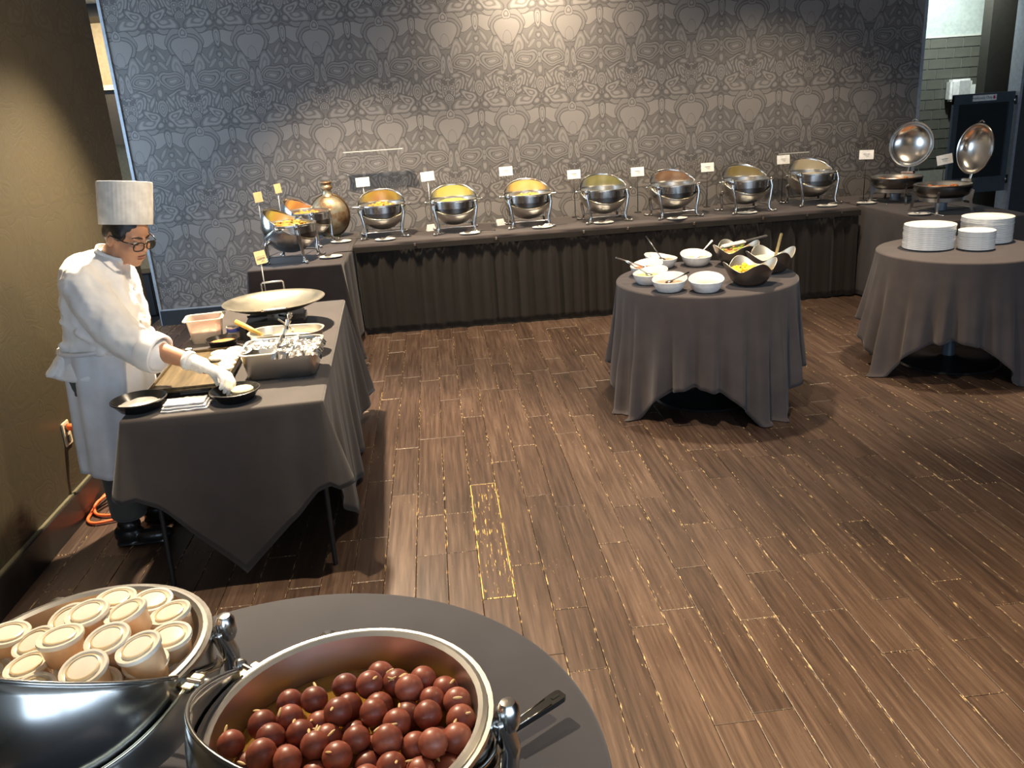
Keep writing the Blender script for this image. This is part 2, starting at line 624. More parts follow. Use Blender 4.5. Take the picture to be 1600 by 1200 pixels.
def limb(bm, stations, step=0.02):
    """chain of ellipsoids along stations (point, radius or (rx,ry,rz)) for a voxel union"""
    for (p, a), (q, b) in zip(stations, stations[1:]):
        p, q = Vector(p), Vector(q)
        a = Vector(a if isinstance(a, (tuple, list)) else (a, a, a))
        b = Vector(b if isinstance(b, (tuple, list)) else (b, b, b))
        k = max(2, int((q - p).length / step))
        for i in range(k + 1):
            t = i / k
            ell(bm, p.lerp(q, t), tuple(a.lerp(b, t)), None, 12, 8)

def blob(name, bm, mat, parent, voxel, smooth_it=6):
    """union of overlapping closed pieces into one continuous skin"""
    o = obj(name, bm, mat, parent)
    md = o.modifiers.new('union', 'REMESH')
    md.mode = 'VOXEL'
    md.voxel_size = voxel
    md.use_smooth_shade = True
    sm = o.modifiers.new('relax', 'SMOOTH')
    sm.factor = 0.5
    sm.iterations = smooth_it
    return o

# ------------------------------------------------------------------ the room
def quad_wall(name, x0, x1, y0, y1, z0, z1, mat):
    return struct(boxo(name, ((x0 + x1) / 2, (y0 + y1) / 2, (z0 + z1) / 2), (x1 - x0, y1 - y0, z1 - z0), mat))

# origin kept at the world origin so that 'Object' coordinates are room metres
def room_wall(name, x0, x1, y0, y1, z0, z1, mat):
    bm = bmesh.new()
    bx(bm, ((x0 + x1) / 2, (y0 + y1) / 2, (z0 + z1) / 2), (x1 - x0, y1 - y0, z1 - z0))
    return struct(obj(name, bm, mat, None, smooth=False))

floor = room_wall('floor', -4.2, 7.2, -3.2, 10.6, -0.08, -0.012, M_under)
room_wall('wall_back', -2.655, 4.64, 8.0, 8.16, 0, 3.0, M_wall)
room_wall('wall_left', -2.02, -1.86, -3.2, 5.38, 0, 3.0, M_wall_l)
room_wall('ceiling', -4.2, 7.2, -3.2, 10.6, 3.0, 3.08, M_ceil)
room_wall('wall_corridor', -4.2, -1.2, 10.2, 10.35, 0, 3.0, M_cream)
room_wall('wall_corridor_side', -4.2, -4.05, 5.0, 10.2, 0, 3.0, M_cream)
room_wall('wall_washroom', 4.4, 7.2, 9.52, 9.65, 0, 3.0, M_pale)
room_wall('wall_right', 7.05, 7.2, -3.2, 9.5, 0, 3.0, M_dark)
room_wall('wall_rear_left', -4.2, -3.9, -3.2, -3.05, 0, 3.0, M_dark)
room_wall('wall_screen', 5.79, 7.0, 8.75, 8.9, 0, 3.0, M_dark)
room_wall('baseboard_left', -1.86, -1.835, -3.2, 5.38, 0, 0.15, M_base)
room_wall('baseboard_back', -2.665, 4.64, 7.975, 8.0, 0, 0.14, M_baseb)
room_wall('trim_1', -2.678, -2.653, 7.985, 8.165, 0, 3.0, M_trim)
room_wall('trim_2', 4.632, 4.655, 7.985, 8.165, 0, 3.0, M_trim)
room_wall('trim_3', -2.655, 4.64, 7.985, 8.0, 0.14, 0.15, M_trim)
room_wall('trim_4', -1.86, -1.845, -3.2, 5.38, 0.15, 0.158, plain('baseboard_cap', (0.12, 0.11, 0.07), 0.4))
room_wall('wall_gate_post', 5.80, 7.05, 8.18, 8.34, 0, 3.0, M_post)
room_wall('trim_5', 5.775, 5.802, 8.165, 8.35, 0, 3.0, M_trim)

# pale rail above the tiles and the tiles themselves
tw = bpy.data.objects['wall_washroom']
boxo('tile_backing', (5.8, 9.515, 1.08), (2.8, 0.012, 2.16), M_grout, tw)
boxo('tile_cap', (5.8, 9.505, 2.172), (2.8, 0.03, 0.018), plain('pale_tile_cap', (0.5, 0.5, 0.45), 0.4), tw)
TL, TH = 0.196, 0.108
bm = bmesh.new()
bx(bm, (0, 0, 0), (TL - 0.006, 0.012, TH - 0.006), 0.003)
tile_me = bpy.data.meshes.new('tile')
bm.to_mesh(tile_me)
bm.free()
tile_me.materials.append(M_tile)
for r in range(13):
    z = 2.16 - TH * (r + 0.5)
    for k in range(7):
        x = 5.30 + k * TL + (TL / 2 if r % 2 else 0)
        o = bpy.data.objects.new('tile', tile_me)
        o.location = (x, 9.504, z)
        link(o, tw)

# floor boards
X0, PW = 0.042, 0.1288
ENDS = {-5: [5.05], -4: [3.97, 5.25, 5.76], -3: [4.38, 5.68], -2: [3.17], -1: [3.53, 5.13, 5.65], 0: [2.79, 3.82, 5.32, 5.86],
        1: [3.01, 4.07], 2: [2.67, 4.26], 3: [2.86, 3.49], 4: [3.11, 4.38], 5: [5.47], 6: [2.86, 3.49, 4.04], 7: [2.48],
        8: [2.77], 9: [2.48, 3.02], 10: [2.22, 2.86], 11: [1.98, 2.51, 3.46], 12: [2.24, 3.08, 3.8], 13: [2.58, 4.16],
        14: [3.48], 15: [3.7], 18: [3.29]}
rng = random.Random(5)
LENS = [0.36, 0.48, 0.60, 0.72, 0.84, 0.96, 1.08, 1.20]
boards = []
for k in range(-22, 50):
    ys = sorted(ENDS.get(k, [])) or [3.0 + rng.random()]
    lo, hi = 1.1, 7.98
    cuts = list(ys)
    y = ys[0]
    while y > lo:
        y -= rng.choice(LENS)
        cuts.append(y)
    y = ys[-1]
    while y < hi + (1.6 if k > 36 or k < -17 else 0):
        y += rng.choice(LENS)
        cuts.append(y)
    cuts.sort()
    for a, b in zip(cuts, cuts[1:]):
        while b - a > 1.45:
            boards.append((k, a, a + 0.96))
            a += 0.96
        boards.append((k, a, b))

def board_bm(bm, x, y, wd, ln, z=0.0):
    g, ch, dp = 0.0008, 0.0022, 0.012
    hx, hy = wd / 2 - g, ln / 2 - g
    def ring(dx, dz):
        return [bm.verts.new((x + sx * (hx - dx), y + sy * (hy - dx), z + dz)) for sx, sy in ((-1, -1), (1, -1), (1, 1), (-1, 1))]
    r0, r1, r2 = ring(0, -dp), ring(0, -0.0016), ring(ch, 0)
    for a, b in ((r0, r1), (r1, r2)):
        for i in range(4):
            j = (i + 1) % 4
            bm.faces.new((a[i], a[j], b[j], b[i]))
    bm.faces.new(r2)

CI = cam.matrix_world.inverted()
def in_view(x, y, z=0.0):
    q = CI @ Vector((x, y, z))
    if q.z > -0.1:
        return None
    px, py = 800 + 1310 * q.x / -q.z, 600 - 1310 * q.y / -q.z
    return (px, py, -q.z)

scored = []
for k, a, b in boards:
    xc = X0 + (k + 0.5) * PW
    best = 0
    for t in (0.0, 0.5, 1.0):
        v = in_view(xc, a + (b - a) * t)
        if v and -20 < v[0] < 1620 and 0 < v[1] < 1215:
            best = max(best, (b - a) / v[2] ** 3)
    # out of sight below the long buffet and the chef's table
    if -0.6 < xc < 3.4 and a > 7.05:
        best *= 0.02
    scored.append((best, k, a, b))
scored.sort(key=lambda s: -s[0])
cache = {}
rest = bmesh.new()
for i, (s, k, a, b) in enumerate(scored):
    xc = X0 + (k + 0.5) * PW
    if i < 298 and s > 0:
        L = round(b - a, 3)
        worn = (k == 0 and abs(a - 2.79) < 0.02)
        if (L, worn) not in cache:
            bm = bmesh.new()
            board_bm(bm, 0, 0, PW, L)
            me = bpy.data.meshes.new('plank')
            bm.to_mesh(me)
            bm.free()
            me.materials.append(M_plank_w if worn else M_plank)
            cache[(L, worn)] = me
        o = bpy.data.objects.new('plank', cache[(L, worn)])
        o.location = (xc, (a + b) / 2, rng.uniform(-0.0008, 0.0004))
        link(o, floor)
    else:
        board_bm(rest, xc, (a + b) / 2, PW, b - a)
po = obj('planks', rest, M_plank, floor, smooth=False)
po['kind'] = 'stuff'
# corridor floors left and right, beyond the boards
# ------------------------------------------------------------------ cloths
def fbm(x, y=0.0, z=0.0):
    return noise.noise(Vector((x, y, z)))

def rect_outline(cx, cy, sx, sy, rot=0.0, r=0.015, step=0.025):
    """closed counter-clockwise outline: (x, y, nx, ny, u) with u the distance along it; starts at the near-left corner"""
    hx, hy = sx / 2, sy / 2
    pts = []
    sides = [((-hx, -hy), (hx, -hy), (0, -1)), ((hx, -hy), (hx, hy), (1, 0)), ((hx, hy), (-hx, hy), (0, 1)), ((-hx, hy), (-hx, -hy), (-1, 0))]
    for i, (a, b, n) in enumerate(sides):
        L = math.hypot(b[0] - a[0], b[1] - a[1])
        k = max(2, int((L - 2 * r) / step))
        d = ((b[0] - a[0]) / L, (b[1] - a[1]) / L)
        for j in range(k + 1):
            s = r + (L - 2 * r) * j / k
            pts.append((a[0] + d[0] * s, a[1] + d[1] * s, n[0], n[1], i, s, L))
        n2 = sides[(i + 1) % 4][2]
        for j in (1, 2, 3):
            t = j / 4 * PI / 2
            nx, ny = n[0] * math.cos(t) + n2[0] * math.sin(t), n[1] * math.cos(t) + n2[1] * math.sin(t)
            cxp, cyp = b[0] - (n[0] + n2[0]) * r, b[1] - (n[1] + n2[1]) * r
            pts.append((cxp + nx * r, cyp + ny * r, nx, ny, i + j / 4, L, L))
    c, s_ = math.cos(rot), math.sin(rot)
    return [(cx + p[0] * c - p[1] * s_, cy + p[0] * s_ + p[1] * c, p[2] * c - p[3] * s_, p[2] * s_ + p[3] * c, p[4], p[5], p[6]) for p in pts]

def circle_outline(cx, cy, r, n=256):
    return [(cx + r * math.cos(2 * PI * i / n), cy + r * math.sin(2 * PI * i / n), math.cos(2 * PI * i / n), math.sin(2 * PI * i / n), 2 * PI * i / n, 0, 0) for i in range(n)]

def drape(name, outline, ztop, hang, push, mat, rows=16, floorz=0.006, edge=0.012, thick=0.002):
    """tablecloth: flat top, rounded edge, hanging sides. hang(p)->length, push(p,t,d)->outward offset"""
    bm = bmesh.new()
    cx = sum(p[0] for p in outline) / len(outline)
    cy = sum(p[1] for p in outline) / len(outline)
    inner = [bm.verts.new((p[0] - p[2] * edge, p[1] - p[3] * edge, ztop)) for p in outline]
    bm.faces.new(inner)
    prev = inner
    for q in (0.35, 0.7, 1.0):
        a = q * PI / 2
        ring = [bm.verts.new((p[0] - p[2] * edge * (1 - math.sin(a)), p[1] - p[3] * edge * (1 - math.sin(a)), ztop - edge * (1 - math.cos(a)))) for p in outline]
        for i in range(len(ring)):
            j = (i + 1) % len(ring)
            bm.faces.new((prev[i], prev[j], ring[j], ring[i]))
        prev = ring
    for k in range(1, rows + 1):
        t = k / rows
        ring = []
        for p in outline:
            L = hang(p) - edge
            d = L * t
            z = ztop - edge - d
            o = push(p, t, d)
            if z < floorz:
                o += (floorz - z) * 0.35
                z = floorz
            ring.append(bm.verts.new((p[0] + p[2] * o, p[1] + p[3] * o, z)))
        for i in range(len(ring)):
            j = (i + 1) % len(ring)
            bm.faces.new((prev[i], prev[j], ring[j], ring[i]))
        prev = ring
    o = obj(name, bm, mat, None)
    sd = o.modifiers.new('thickness', 'SOLIDIFY')
    sd.thickness = thick
    sd.offset = -1
    return o

def interp(x, tab):
    for (a, va), (b, vb) in zip(tab, tab[1:]):
        if x <= b:
            t = 0 if b == a else max(0.0, (x - a) / (b - a))
            return va + (vb - va) * t
    return tab[-1][1]

# ---- the cook's table -------------------------------------------------------
CT = (-0.925, 4.02, math.radians(2.6))
def ct(x, y):
    c, s = math.cos(CT[2]), math.sin(CT[2])
    return (CT[0] + x * c - y * s, CT[1] + x * s + y * c)
tb = thing('folding_table', 'long folding table with thin dark legs under the cook\'s charcoal cloth', 'table', (CT[0], CT[1], 0), CT[2])
boxo('tabletop', (0, 0, 0.728), (0.755, 1.83, 0.035), M_black, tb)
for sx in (-1, 1):
    for sy in (-1, 1):
        tubeo('leg', [(sx * 0.33, sy * 0.86, 0.0), (sx * 0.33, sy * 0.78, 0.71)], 0.0105, M_black, tb)
def hang_ct(p):
    side, s, L = p[4], p[5], p[6]
    if side == 0:
        return interp(s, [(0, 0.31), (0.10, 0.37), (0.22, 0.52), (0.37, 0.70), (0.55, 0.52), (0.70, 0.37), (0.764, 0.345)])
    if side < 1:
        return 0.345
    if side == 1:
        return interp(s, [(0, 0.345), (0.12, 0.40), (0.30, 0.62), (0.45, 0.735), (0.75, 0.70), (1.0, 0.74), (1.5, 0.70), (1.84, 0.62)])
    if side < 2:
        return 0.6
    if side == 2:
        return 0.55
    if side < 3:
        return 0.42
    if side == 3:
        return interp(s, [(0, 0.42), (0.9, 0.45), (1.6, 0.33), (1.84, 0.31)])
    return 0.31
def push_ct(p, t, d):
    side, s, L = p[4], p[5], p[6]
    if side == 0:
        e = max(0, 1 - s / 0.10) * 0.55 + max(0, 1 - (L - s) / 0.10) * 0.45
        return d * (0.035 + 0.16 * e) + 0.012 * t * math.sin(s * 13) + 0.02 * t * max(0, 1 - abs(s - 0.62) / 0.05)
    if side == 1:
        e = max(0, 1 - s / 0.12) * 0.3 + max(0, 1 - (L - s) / 0.2) * 0.5
        return d * (0.03 + 0.2 * e) + 0.022 * t * math.sin(s * 15 + 1.0) + 0.010 * t * math.sin(s * 37)
    if side == 3:
        e = max(0, 1 - (L - s) / 0.12)
        return d * (0.06 + 0.25 * e) + 0.015 * t * math.sin(s * 14)
    if abs(side - int(side)) > 0.01:
        return d * (0.28 if int(side) in (0, 3) else 0.2)
    return d * 0.05
tag(drape('tablecloth', rect_outline(CT[0], CT[1], 0.764, 1.845, CT[2]), 0.752, hang_ct, push_ct, M_clothd),
    'charcoal cloth hanging to a point over the cook\'s long table', 'tablecloth')

# ---- buffet: left arm, long back run, right arm ------------------------------
ZB = 0.77   # buffet height
def push_box(p, t, d):
    side, s, L = p[4], p[5], p[6]
    if abs(side - int(side)) > 0.01:
        return d * 0.16
    e = max(0, 1 - min(s, L - s) / 0.16)
    return d * (0.02 + 0.12 * e) + 0.014 * t * math.sin(s * 17 + side) * (1 - e)
tag(drape('tablecloth', rect_outline(-1.052, 6.94, 0.675, 1.68), ZB, lambda p: 0.67 + 0.05 * math.sin(p[5] * 3), push_box, M_cloth),
    'charcoal cloth on the short buffet table below the brass flask', 'tablecloth')
tag(drape('tablecloth', rect_outline(3.99, 6.72, 0.76, 1.76), ZB, lambda p: 0.755, push_box, M_cloth),
    'charcoal brown cloth to the floor under the two lift-lid chafing dishes', 'tablecloth')
BR = -0.02
def bt(x, y):
    """point on the long buffet: x along its front edge from the left end, y back from the front edge"""
    return (-0.70 + x * math.cos(BR) - y * math.sin(BR), 6.975 + x * math.sin(BR) + y * math.cos(BR))
BL = 4.27
c0 = bt(BL / 2, 0.38)
def push_top(p, t, d):
    return 0.004 + 0.004 * math.sin(p[5] * 9) + 0.003 * math.sin(p[5] * 23 + 1)
tag(drape('tablecloth', rect_outline(c0[0], c0[1], BL, 0.76, BR), ZB,
          lambda p: 0.03 + 0.012 * abs(math.sin(p[5] * 2.1)) + 0.01 * fbm(p[5] * 5, 3), push_top, M_cloth, rows=3),
    'long charcoal cloth covering the buffet top along the damask wall', 'tablecloth')
sk = thing('table_skirt', 'black gathered skirt clipped along the front of the long buffet', 'table skirt', (0, 0, 0))
bm = bmesh.new()
rows = 14
path = []
n = 960
for i in range(n + 1):
    s = i / n * (BL + 0.5)
    if s < 0.25:
        path.append((0.012, 0.25 - s, 1, 0, s))
    elif s < 0.25 + BL - 0.024:
        path.append((0.012 + s - 0.25, 0.008, 0, -1, s))
    else:
        path.append((BL - 0.012, s - 0.25 - BL + 0.03, 1, 0, s))
prev = None
for k in range(rows + 1):
    t = k / rows
    ring = []
    for (x, y, nx, ny, s) in path:
        amp = (0.008 + 0.014 * min(1, t * 2.5)) * (0.7 + 0.6 * abs(fbm(s * 1.7, 12)))
        wv = math.sin(s * 58 + 2.5 * fbm(s * 2.2) + t * 1.2 * fbm(s * 3, 7)) * 0.55 + math.sin(s * 31 + 4 * fbm(s * 1.3, 4)) * 0.45
        off = amp * wv + 0.012 * t + 0.004 * (1 - t) ** 3 * math.sin(s * 150 + 3 * fbm(s * 6, 2))
        X, Y = bt(x, y)
        z = 0.74 - t * (0.74 - 0.014 - 0.006 * fbm(s * 4, 9))
        ring.append(bm.verts.new((X + nx * off, Y + ny * off, z)))
    if prev:
        for i in range(n):
            bm.faces.new((prev[i], prev[i + 1], ring[i + 1], ring[i]))
    prev = ring
o = obj('gathered_cloth', bm, M_skirt, sk)
md = o.modifiers.new('thickness', 'SOLIDIFY')
md.thickness = 0.002
bm = bmesh.new()
a0, a1 = bt(0, -0.012), bt(BL, -0.012)
L = math.hypot(a1[0] - a0[0], a1[1] - a0[1])
bx(bm, ((a0[0] + a1[0]) / 2, (a0[1] + a1[1]) / 2, 0.722), (L, 0.008, 0.045), 0.002, (0, 0, BR))
obj('header_band', bm, M_skirt, sk, smooth=False)
for x in (0.50, 1.17, 1.90, 2.27, 2.83, 3.42, 3.80, 4.10):
    X, Y = bt(x, -0.022)
    boxo('skirt_clip', (X, Y, 0.738), (0.016, 0.012, 0.026), M_steel, sk, 0.003, (0.3, 0, BR))

# ---- round tables ------------------------------------------------------------
def pedestal(name, label, c, pole_mat):
    t = thing(name, label, 'table', (c[0], c[1], 0))
    latheo('tabletop', [(0, 0.705), (0.45, 0.705), (0.46, 0.715), (0.46, 0.735), (0.45, 0.738), (0, 0.738)], M_black, t, 48)
    latheo('pole', [(0, 0.02), (0.038, 0.02), (0.038, 0.70), (0, 0.70)], pole_mat, t, 20)
    latheo('base', [(0, 0.0), (0.30, 0.0), (0.31, 0.006), (0.30, 0.016), (0.08, 0.035), (0.05, 0.05), (0, 0.05)], M_blackp, t, 48)
    return t

def square_hang(half, rot, r, cap=0.80):
    def f(p):
        a = p[4] - rot
        m = max(abs(math.cos(a)), abs(math.sin(a)))
        return min(cap, half / m - r)
    return f

def push_round(nf, seed, amp=0.035, flare=0.10):
    def f(p, t, d):
        a = p[4]
        w = math.sin(a * nf + 2.2 * fbm(math.cos(a) * 1.6 + seed, math.sin(a) * 1.6))
        w2 = math.sin(a * (nf * 1.9) + 3 * fbm(math.cos(a) * 2 + 5 + seed, math.sin(a) * 2))
        k = min(1.0, d / 0.45)
        return flare * d + amp * k * (0.75 * w + 0.3 * w2) * (0.35 + 0.65 * t)
    return f

SC = (1.545, 4.77)
pedestal('pedestal_table', 'round pedestal table carrying the salad bowls', SC, M_black)
tag(drape('tablecloth', circle_outline(SC[0], SC[1], 0.525), 0.745, square_hang(1.035, math.radians(-22.5), 0.525), push_round(23, 3.1, 0.048, 0.07), M_cloth, 20),
    'charcoal cloth in deep folds on the round salad bowl table', 'tablecloth')
PC = (3.25, 4.985)
pedestal('pedestal_table', 'round pedestal table carrying the stacked white plates', PC, plain('slate_pole', (0.05, 0.07, 0.09), 0.35))
tag(drape('tablecloth', circle_outline(PC[0], PC[1], 0.485), 0.745, square_hang(0.95, math.radians(-30), 0.485), push_round(19, 8.7, 0.048, 0.13), M_cloth, 20),
    'charcoal cloth in deep folds on the round plate table', 'tablecloth')
NC = (-0.368, 1.151)
tag(drape('tablecloth', circle_outline(NC[0], NC[1], 0.577), 0.75, lambda p: 0.72, lambda p, t, d: -0.012 * t + 0.004 * t * math.sin(p[4] * 14), M_clothn, 12),
    'smooth dark navy cloth on the round dessert table', 'tablecloth')
# crease pressed into the cloth
# ------------------------------------------------------------------ chafing dishes
ZP, RL = 0.272, 0.205
def lune(bm, R, f0, f1, nt_=30, nf=28, t0=0.12):
    """slice of a sphere about the x axis: f = angle in the yz plane (0 = back)"""
    g = []
    for i in range(nf + 1):
        f = math.radians(f0 + (f1 - f0) * i / nf)
        row = []
        for j in range(nt_ + 1):
            t = t0 + (PI - 2 * t0) * j / nt_
            row.append(bm.verts.new((R * math.cos(t), R * math.sin(t) * math.cos(f), ZP + R * math.sin(t) * math.sin(f))))
        g.append(row)
    for i in range(nf):
        for j in range(nt_):
            bm.faces.new((g[i][j], g[i][j + 1], g[i + 1][j + 1], g[i + 1][j]))

def arc_rim(bm, R, f, r=0.003, nt_=40, t0=0.10):
    f = math.radians(f)
    pts = []
    for j in range(nt_ + 1):
        t = t0 + (PI - 2 * t0) * j / nt_
        pts.append((R * math.cos(t), R * math.sin(t) * math.cos(f), ZP + R * math.sin(t) * math.sin(f)))
    tube(bm, pts, r, 6)

def make_rolltop():
    t = thing('chafing_dish', 'x', 'chafing dish')
    # pan frame band
    latheo('pan_frame', [(0.188, ZP - 0.062), (0.196, ZP - 0.06), (0.197, ZP - 0.008), (0.201, ZP - 0.004), (0.200, ZP + 0.002), (0.190, ZP + 0.001), (0.188, ZP - 0.01)], M_steel, t, 56, closed=True)
    # inner food pan with rolled rim
    latheo('food_pan', [(0, ZP - 0.066), (0.150, ZP - 0.066), (0.166, ZP - 0.060), (0.177, ZP - 0.01), (0.179, ZP + 0.002), (0.186, ZP + 0.006), (0.192, ZP + 0.004), (0.192, ZP + 0.001),
                        (0.186, ZP + 0.002), (0.181, ZP - 0.004), (0.170, ZP - 0.063), (0.150, ZP - 0.070), (0, ZP - 0.070)], M_steelb, t, 56)
    # water pan below
    latheo('water_pan', [(0.186, ZP - 0.055), (0.184, ZP - 0.10), (0.16, ZP - 0.125), (0, ZP - 0.13)], M_steeld, t, 48)
    # rolled-back lid
    bm = bmesh.new()
    lune(bm, RL, 34, -146)
    ld = obj('lid', bm, M_steel, t)
    s = ld.modifiers.new('thickness', 'SOLIDIFY')
    s.thickness = 0.002
    bm = bmesh.new()
    arc_rim(bm, RL, 34, 0.0035)
    arc_rim(bm, RL, -146, 0.003)
    obj('lid_rim', bm, M_steel, ld)
    # fixed lower bowl
    bm = bmesh.new()
    lune(bm, RL + 0.009, -26, -149, 30, 20)
    lb = obj('lower_bowl', bm, M_steelb, t)
    s = lb.modifiers.new('thickness', 'SOLIDIFY')
    s.thickness = 0.002
    bm = bmesh.new()
    arc_rim(bm, RL + 0.009, -26, 0.0028)
    arc_rim(bm, RL + 0.009, -149, 0.0028)
    obj('bowl_rim', bm, M_gold, lb)
    # pivots
    for sx in (-1, 1):
        bm = bmesh.new()
        tube(bm, [(sx * 0.198, 0, ZP - 0.012), (sx * 0.236, 0, ZP - 0.012)], 0.007, 10)
        ell(bm, (sx * 0.238, 0, ZP - 0.012), 0.0115)
        obj('pivot', bm, M_steel, t, sharp=40)
        boxo('bracket_plate', (sx * 0.207, 0.0, ZP - 0.010), (0.030, 0.034, 0.004), M_gold, t, 0.001)
    # legs with scrolled feet
    for sx in (-1, 1):
        for sy in (-1, 1):
            bm = bmesh.new()
            tube(bm, smooth_path([(sx * 0.170, sy * 0.118, ZP - 0.008), (sx * 0.178, sy * 0.128, ZP - 0.06)] if sy < 0 else [(sx * 0.150, 0.108, 0.165), (sx * 0.165, 0.124, 0.155)], 5)[:-1] + smooth_path([(sx * 0.178, sy * 0.128, ZP - 0.06) if sy < 0 else (sx * 0.165, 0.124, 0.155), (sx * 0.163, sy * 0.134, 0.13), (sx * 0.152, sy * 0.136, 0.05), (sx * 0.160, sy * 0.146, 0.014)], 5),
                 [0.0155 - 0.005 * min(1, abs(i / 20 - 0.0)) for i in range(21)], 10)
            lg = obj('leg', bm, M_steel, t)
            bm = bmesh.new()
            tube(bm, smooth_path([(sx * 0.156, sy * 0.142, 0.020), (sx * 0.170, sy * 0.156, 0.009), (sx * 0.190, sy * 0.170, 0.010)], 4), 0.0085, 8)
            ell(bm, (sx * 0.194, sy * 0.173, 0.0125), 0.0125)
            ell(bm, (sx * 0.150, sy * 0.136, 0.010), (0.012, 0.012, 0.0098))
            obj('foot', bm, M_steel, lg)
            if sx < 0 and sy < 0:
                latheo('finial', [(0, 0.024), (0.010, 0.022), (0.0155, 0.014), (0.016, -0.010), (0.012, -0.020), (0, -0.022)], M_steel, lg, 18, (-0.180, -0.126, ZP - 0.006))
    # fuel shelf rails
    for sy in (-1, 1):
        tubeo('rail', [(-0.155, sy * 0.136, 0.055), (0.155, sy * 0.136, 0.055)], 0.004, M_steel, t)
    for sx in (-1, 1):
        tubeo('rail', [(sx * 0.155, -0.136, 0.055), (sx * 0.155, 0.136, 0.055)], 0.004, M_steel, t)
    return t

roll = make_rolltop()
first = [True]
def place_roll(x, y, z, rz, label, group=None):
    if first[0]:
        o = roll
        first[0] = False
    else:
        o = copy_tree(roll)
    o.location = (x, y, z)
    o.rotation_euler = (0, 0, rz)
    o['label'] = label
    if group:
        o['group'] = group
    return o

def heap(name, x, y, z, r, h, mat, label, seed=0.0, rough=0.006, freq=40, sx=1.0, rot=0.0, chunks=0, cat='food', tilt=0.0):
    """bumpy mound of food"""
    bm = bmesh.new()
    nr, na = 14, 44
    c = bm.verts.new((0, 0, h))
    prev = None
    for i in range(1, nr + 1):
        q = i / nr
        ring = []
        for k in range(na):
            a = 2 * PI * k / na
            px, py = r * q * math.cos(a), r * q * math.sin(a) * sx
            hz = h * (1 - q ** 2.2) + rough * fbm(px * freq + seed, py * freq, seed) * 1.6 * (1 if i < nr else 0.2) + tilt * px
            ring.append(bm.verts.new((px, py, hz)))
        if prev is None:
            for k in range(na):
                bm.faces.new((c, ring[k], ring[(k + 1) % na]))
        else:
            for k in range(na):
                j = (k + 1) % na
                bm.faces.new((prev[k], ring[k], ring[j], prev[j]))
        prev = ring
    bot = [bm.verts.new((v.co.x * 0.9, v.co.y * 0.9, -0.012)) for v in prev]
    for k in range(na):
        j = (k + 1) % na
        bm.faces.new((prev[k], bot[k], bot[j], prev[j]))
    bm.faces.new(bot)
    rg = random.Random(int(seed * 100) + 3)
    for _ in range(chunks):
        a, q = rg.uniform(0, 2 * PI), math.sqrt(rg.uniform(0, 0.8))
        px, py = r * q * math.cos(a), r * q * math.sin(a) * sx
        s = rg.uniform(0.010, 0.019)
        ell(bm, (px, py, h * (1 - q ** 2.2) + s * 0.25), (s, s * rg.uniform(0.6, 1), s * rg.uniform(0.5, 0.8)), (rg.uniform(-.5, .5), rg.uniform(-.5, .5), rg.uniform(0, 3)), 8, 6)
    o = obj(name, bm, mat)
    o.location = (x, y, z)
    o.rotation_euler = (0, 0, rot)
    tag(o, label, cat, None, 'stuff')
    return o

F_veg = speckle('vegetable_pakora', [(0.0, (0.360, 0.160, 0.032)), (0.3, (0.496, 0.336, 0.040)), (0.55, (0.600, 0.440, 0.096)), (0.8, (0.240, 0.288, 0.040)), (1.0, (0.440, 0.096, 0.024))], 45)
F_rice = speckle('yellow_rice', [(0.0, (0.540, 0.450, 0.075)), (0.5, (0.600, 0.495, 0.120)), (1.0, (0.413, 0.390, 0.045))], 140)
F_naan = speckle('saffron_curry', [(0.0, (0.637, 0.413, 0.060)), (0.5, (0.675, 0.495, 0.165)), (1.0, (0.600, 0.300, 0.030))], 70)
F_green = speckle('green_curry', [(0.0, (0.126, 0.126, 0.021)), (0.5, (0.176, 0.160, 0.042)), (1.0, (0.092, 0.101, 0.017))], 60)
F_brown = speckle('brown_curry', [(0.0, (0.114, 0.046, 0.015)), (0.5, (0.160, 0.076, 0.027)), (1.0, (0.084, 0.030, 0.011))], 60)
F_lent = speckle('lentil_curry', [(0.0, (0.189, 0.144, 0.036)), (0.5, (0.225, 0.180, 0.054)), (1.0, (0.144, 0.099, 0.023))], 70)
F_white = speckle('white_rice', [(0.0, (0.495, 0.450, 0.338)), (0.5, (0.540, 0.495, 0.375)), (1.0, (0.450, 0.390, 0.270))], 150)
F_red = speckle('red_curry', [(0.0, (0.55, 0.16, 0.03)), (0.5, (0.65, 0.26, 0.06)), (1.0, (0.42, 0.09, 0.02))], 60)
F_orange = speckle('orange_tikka', [(0.0, (0.75, 0.30, 0.05)), (0.5, (0.80, 0.42, 0.10)), (1.0, (0.62, 0.20, 0.03))], 50)

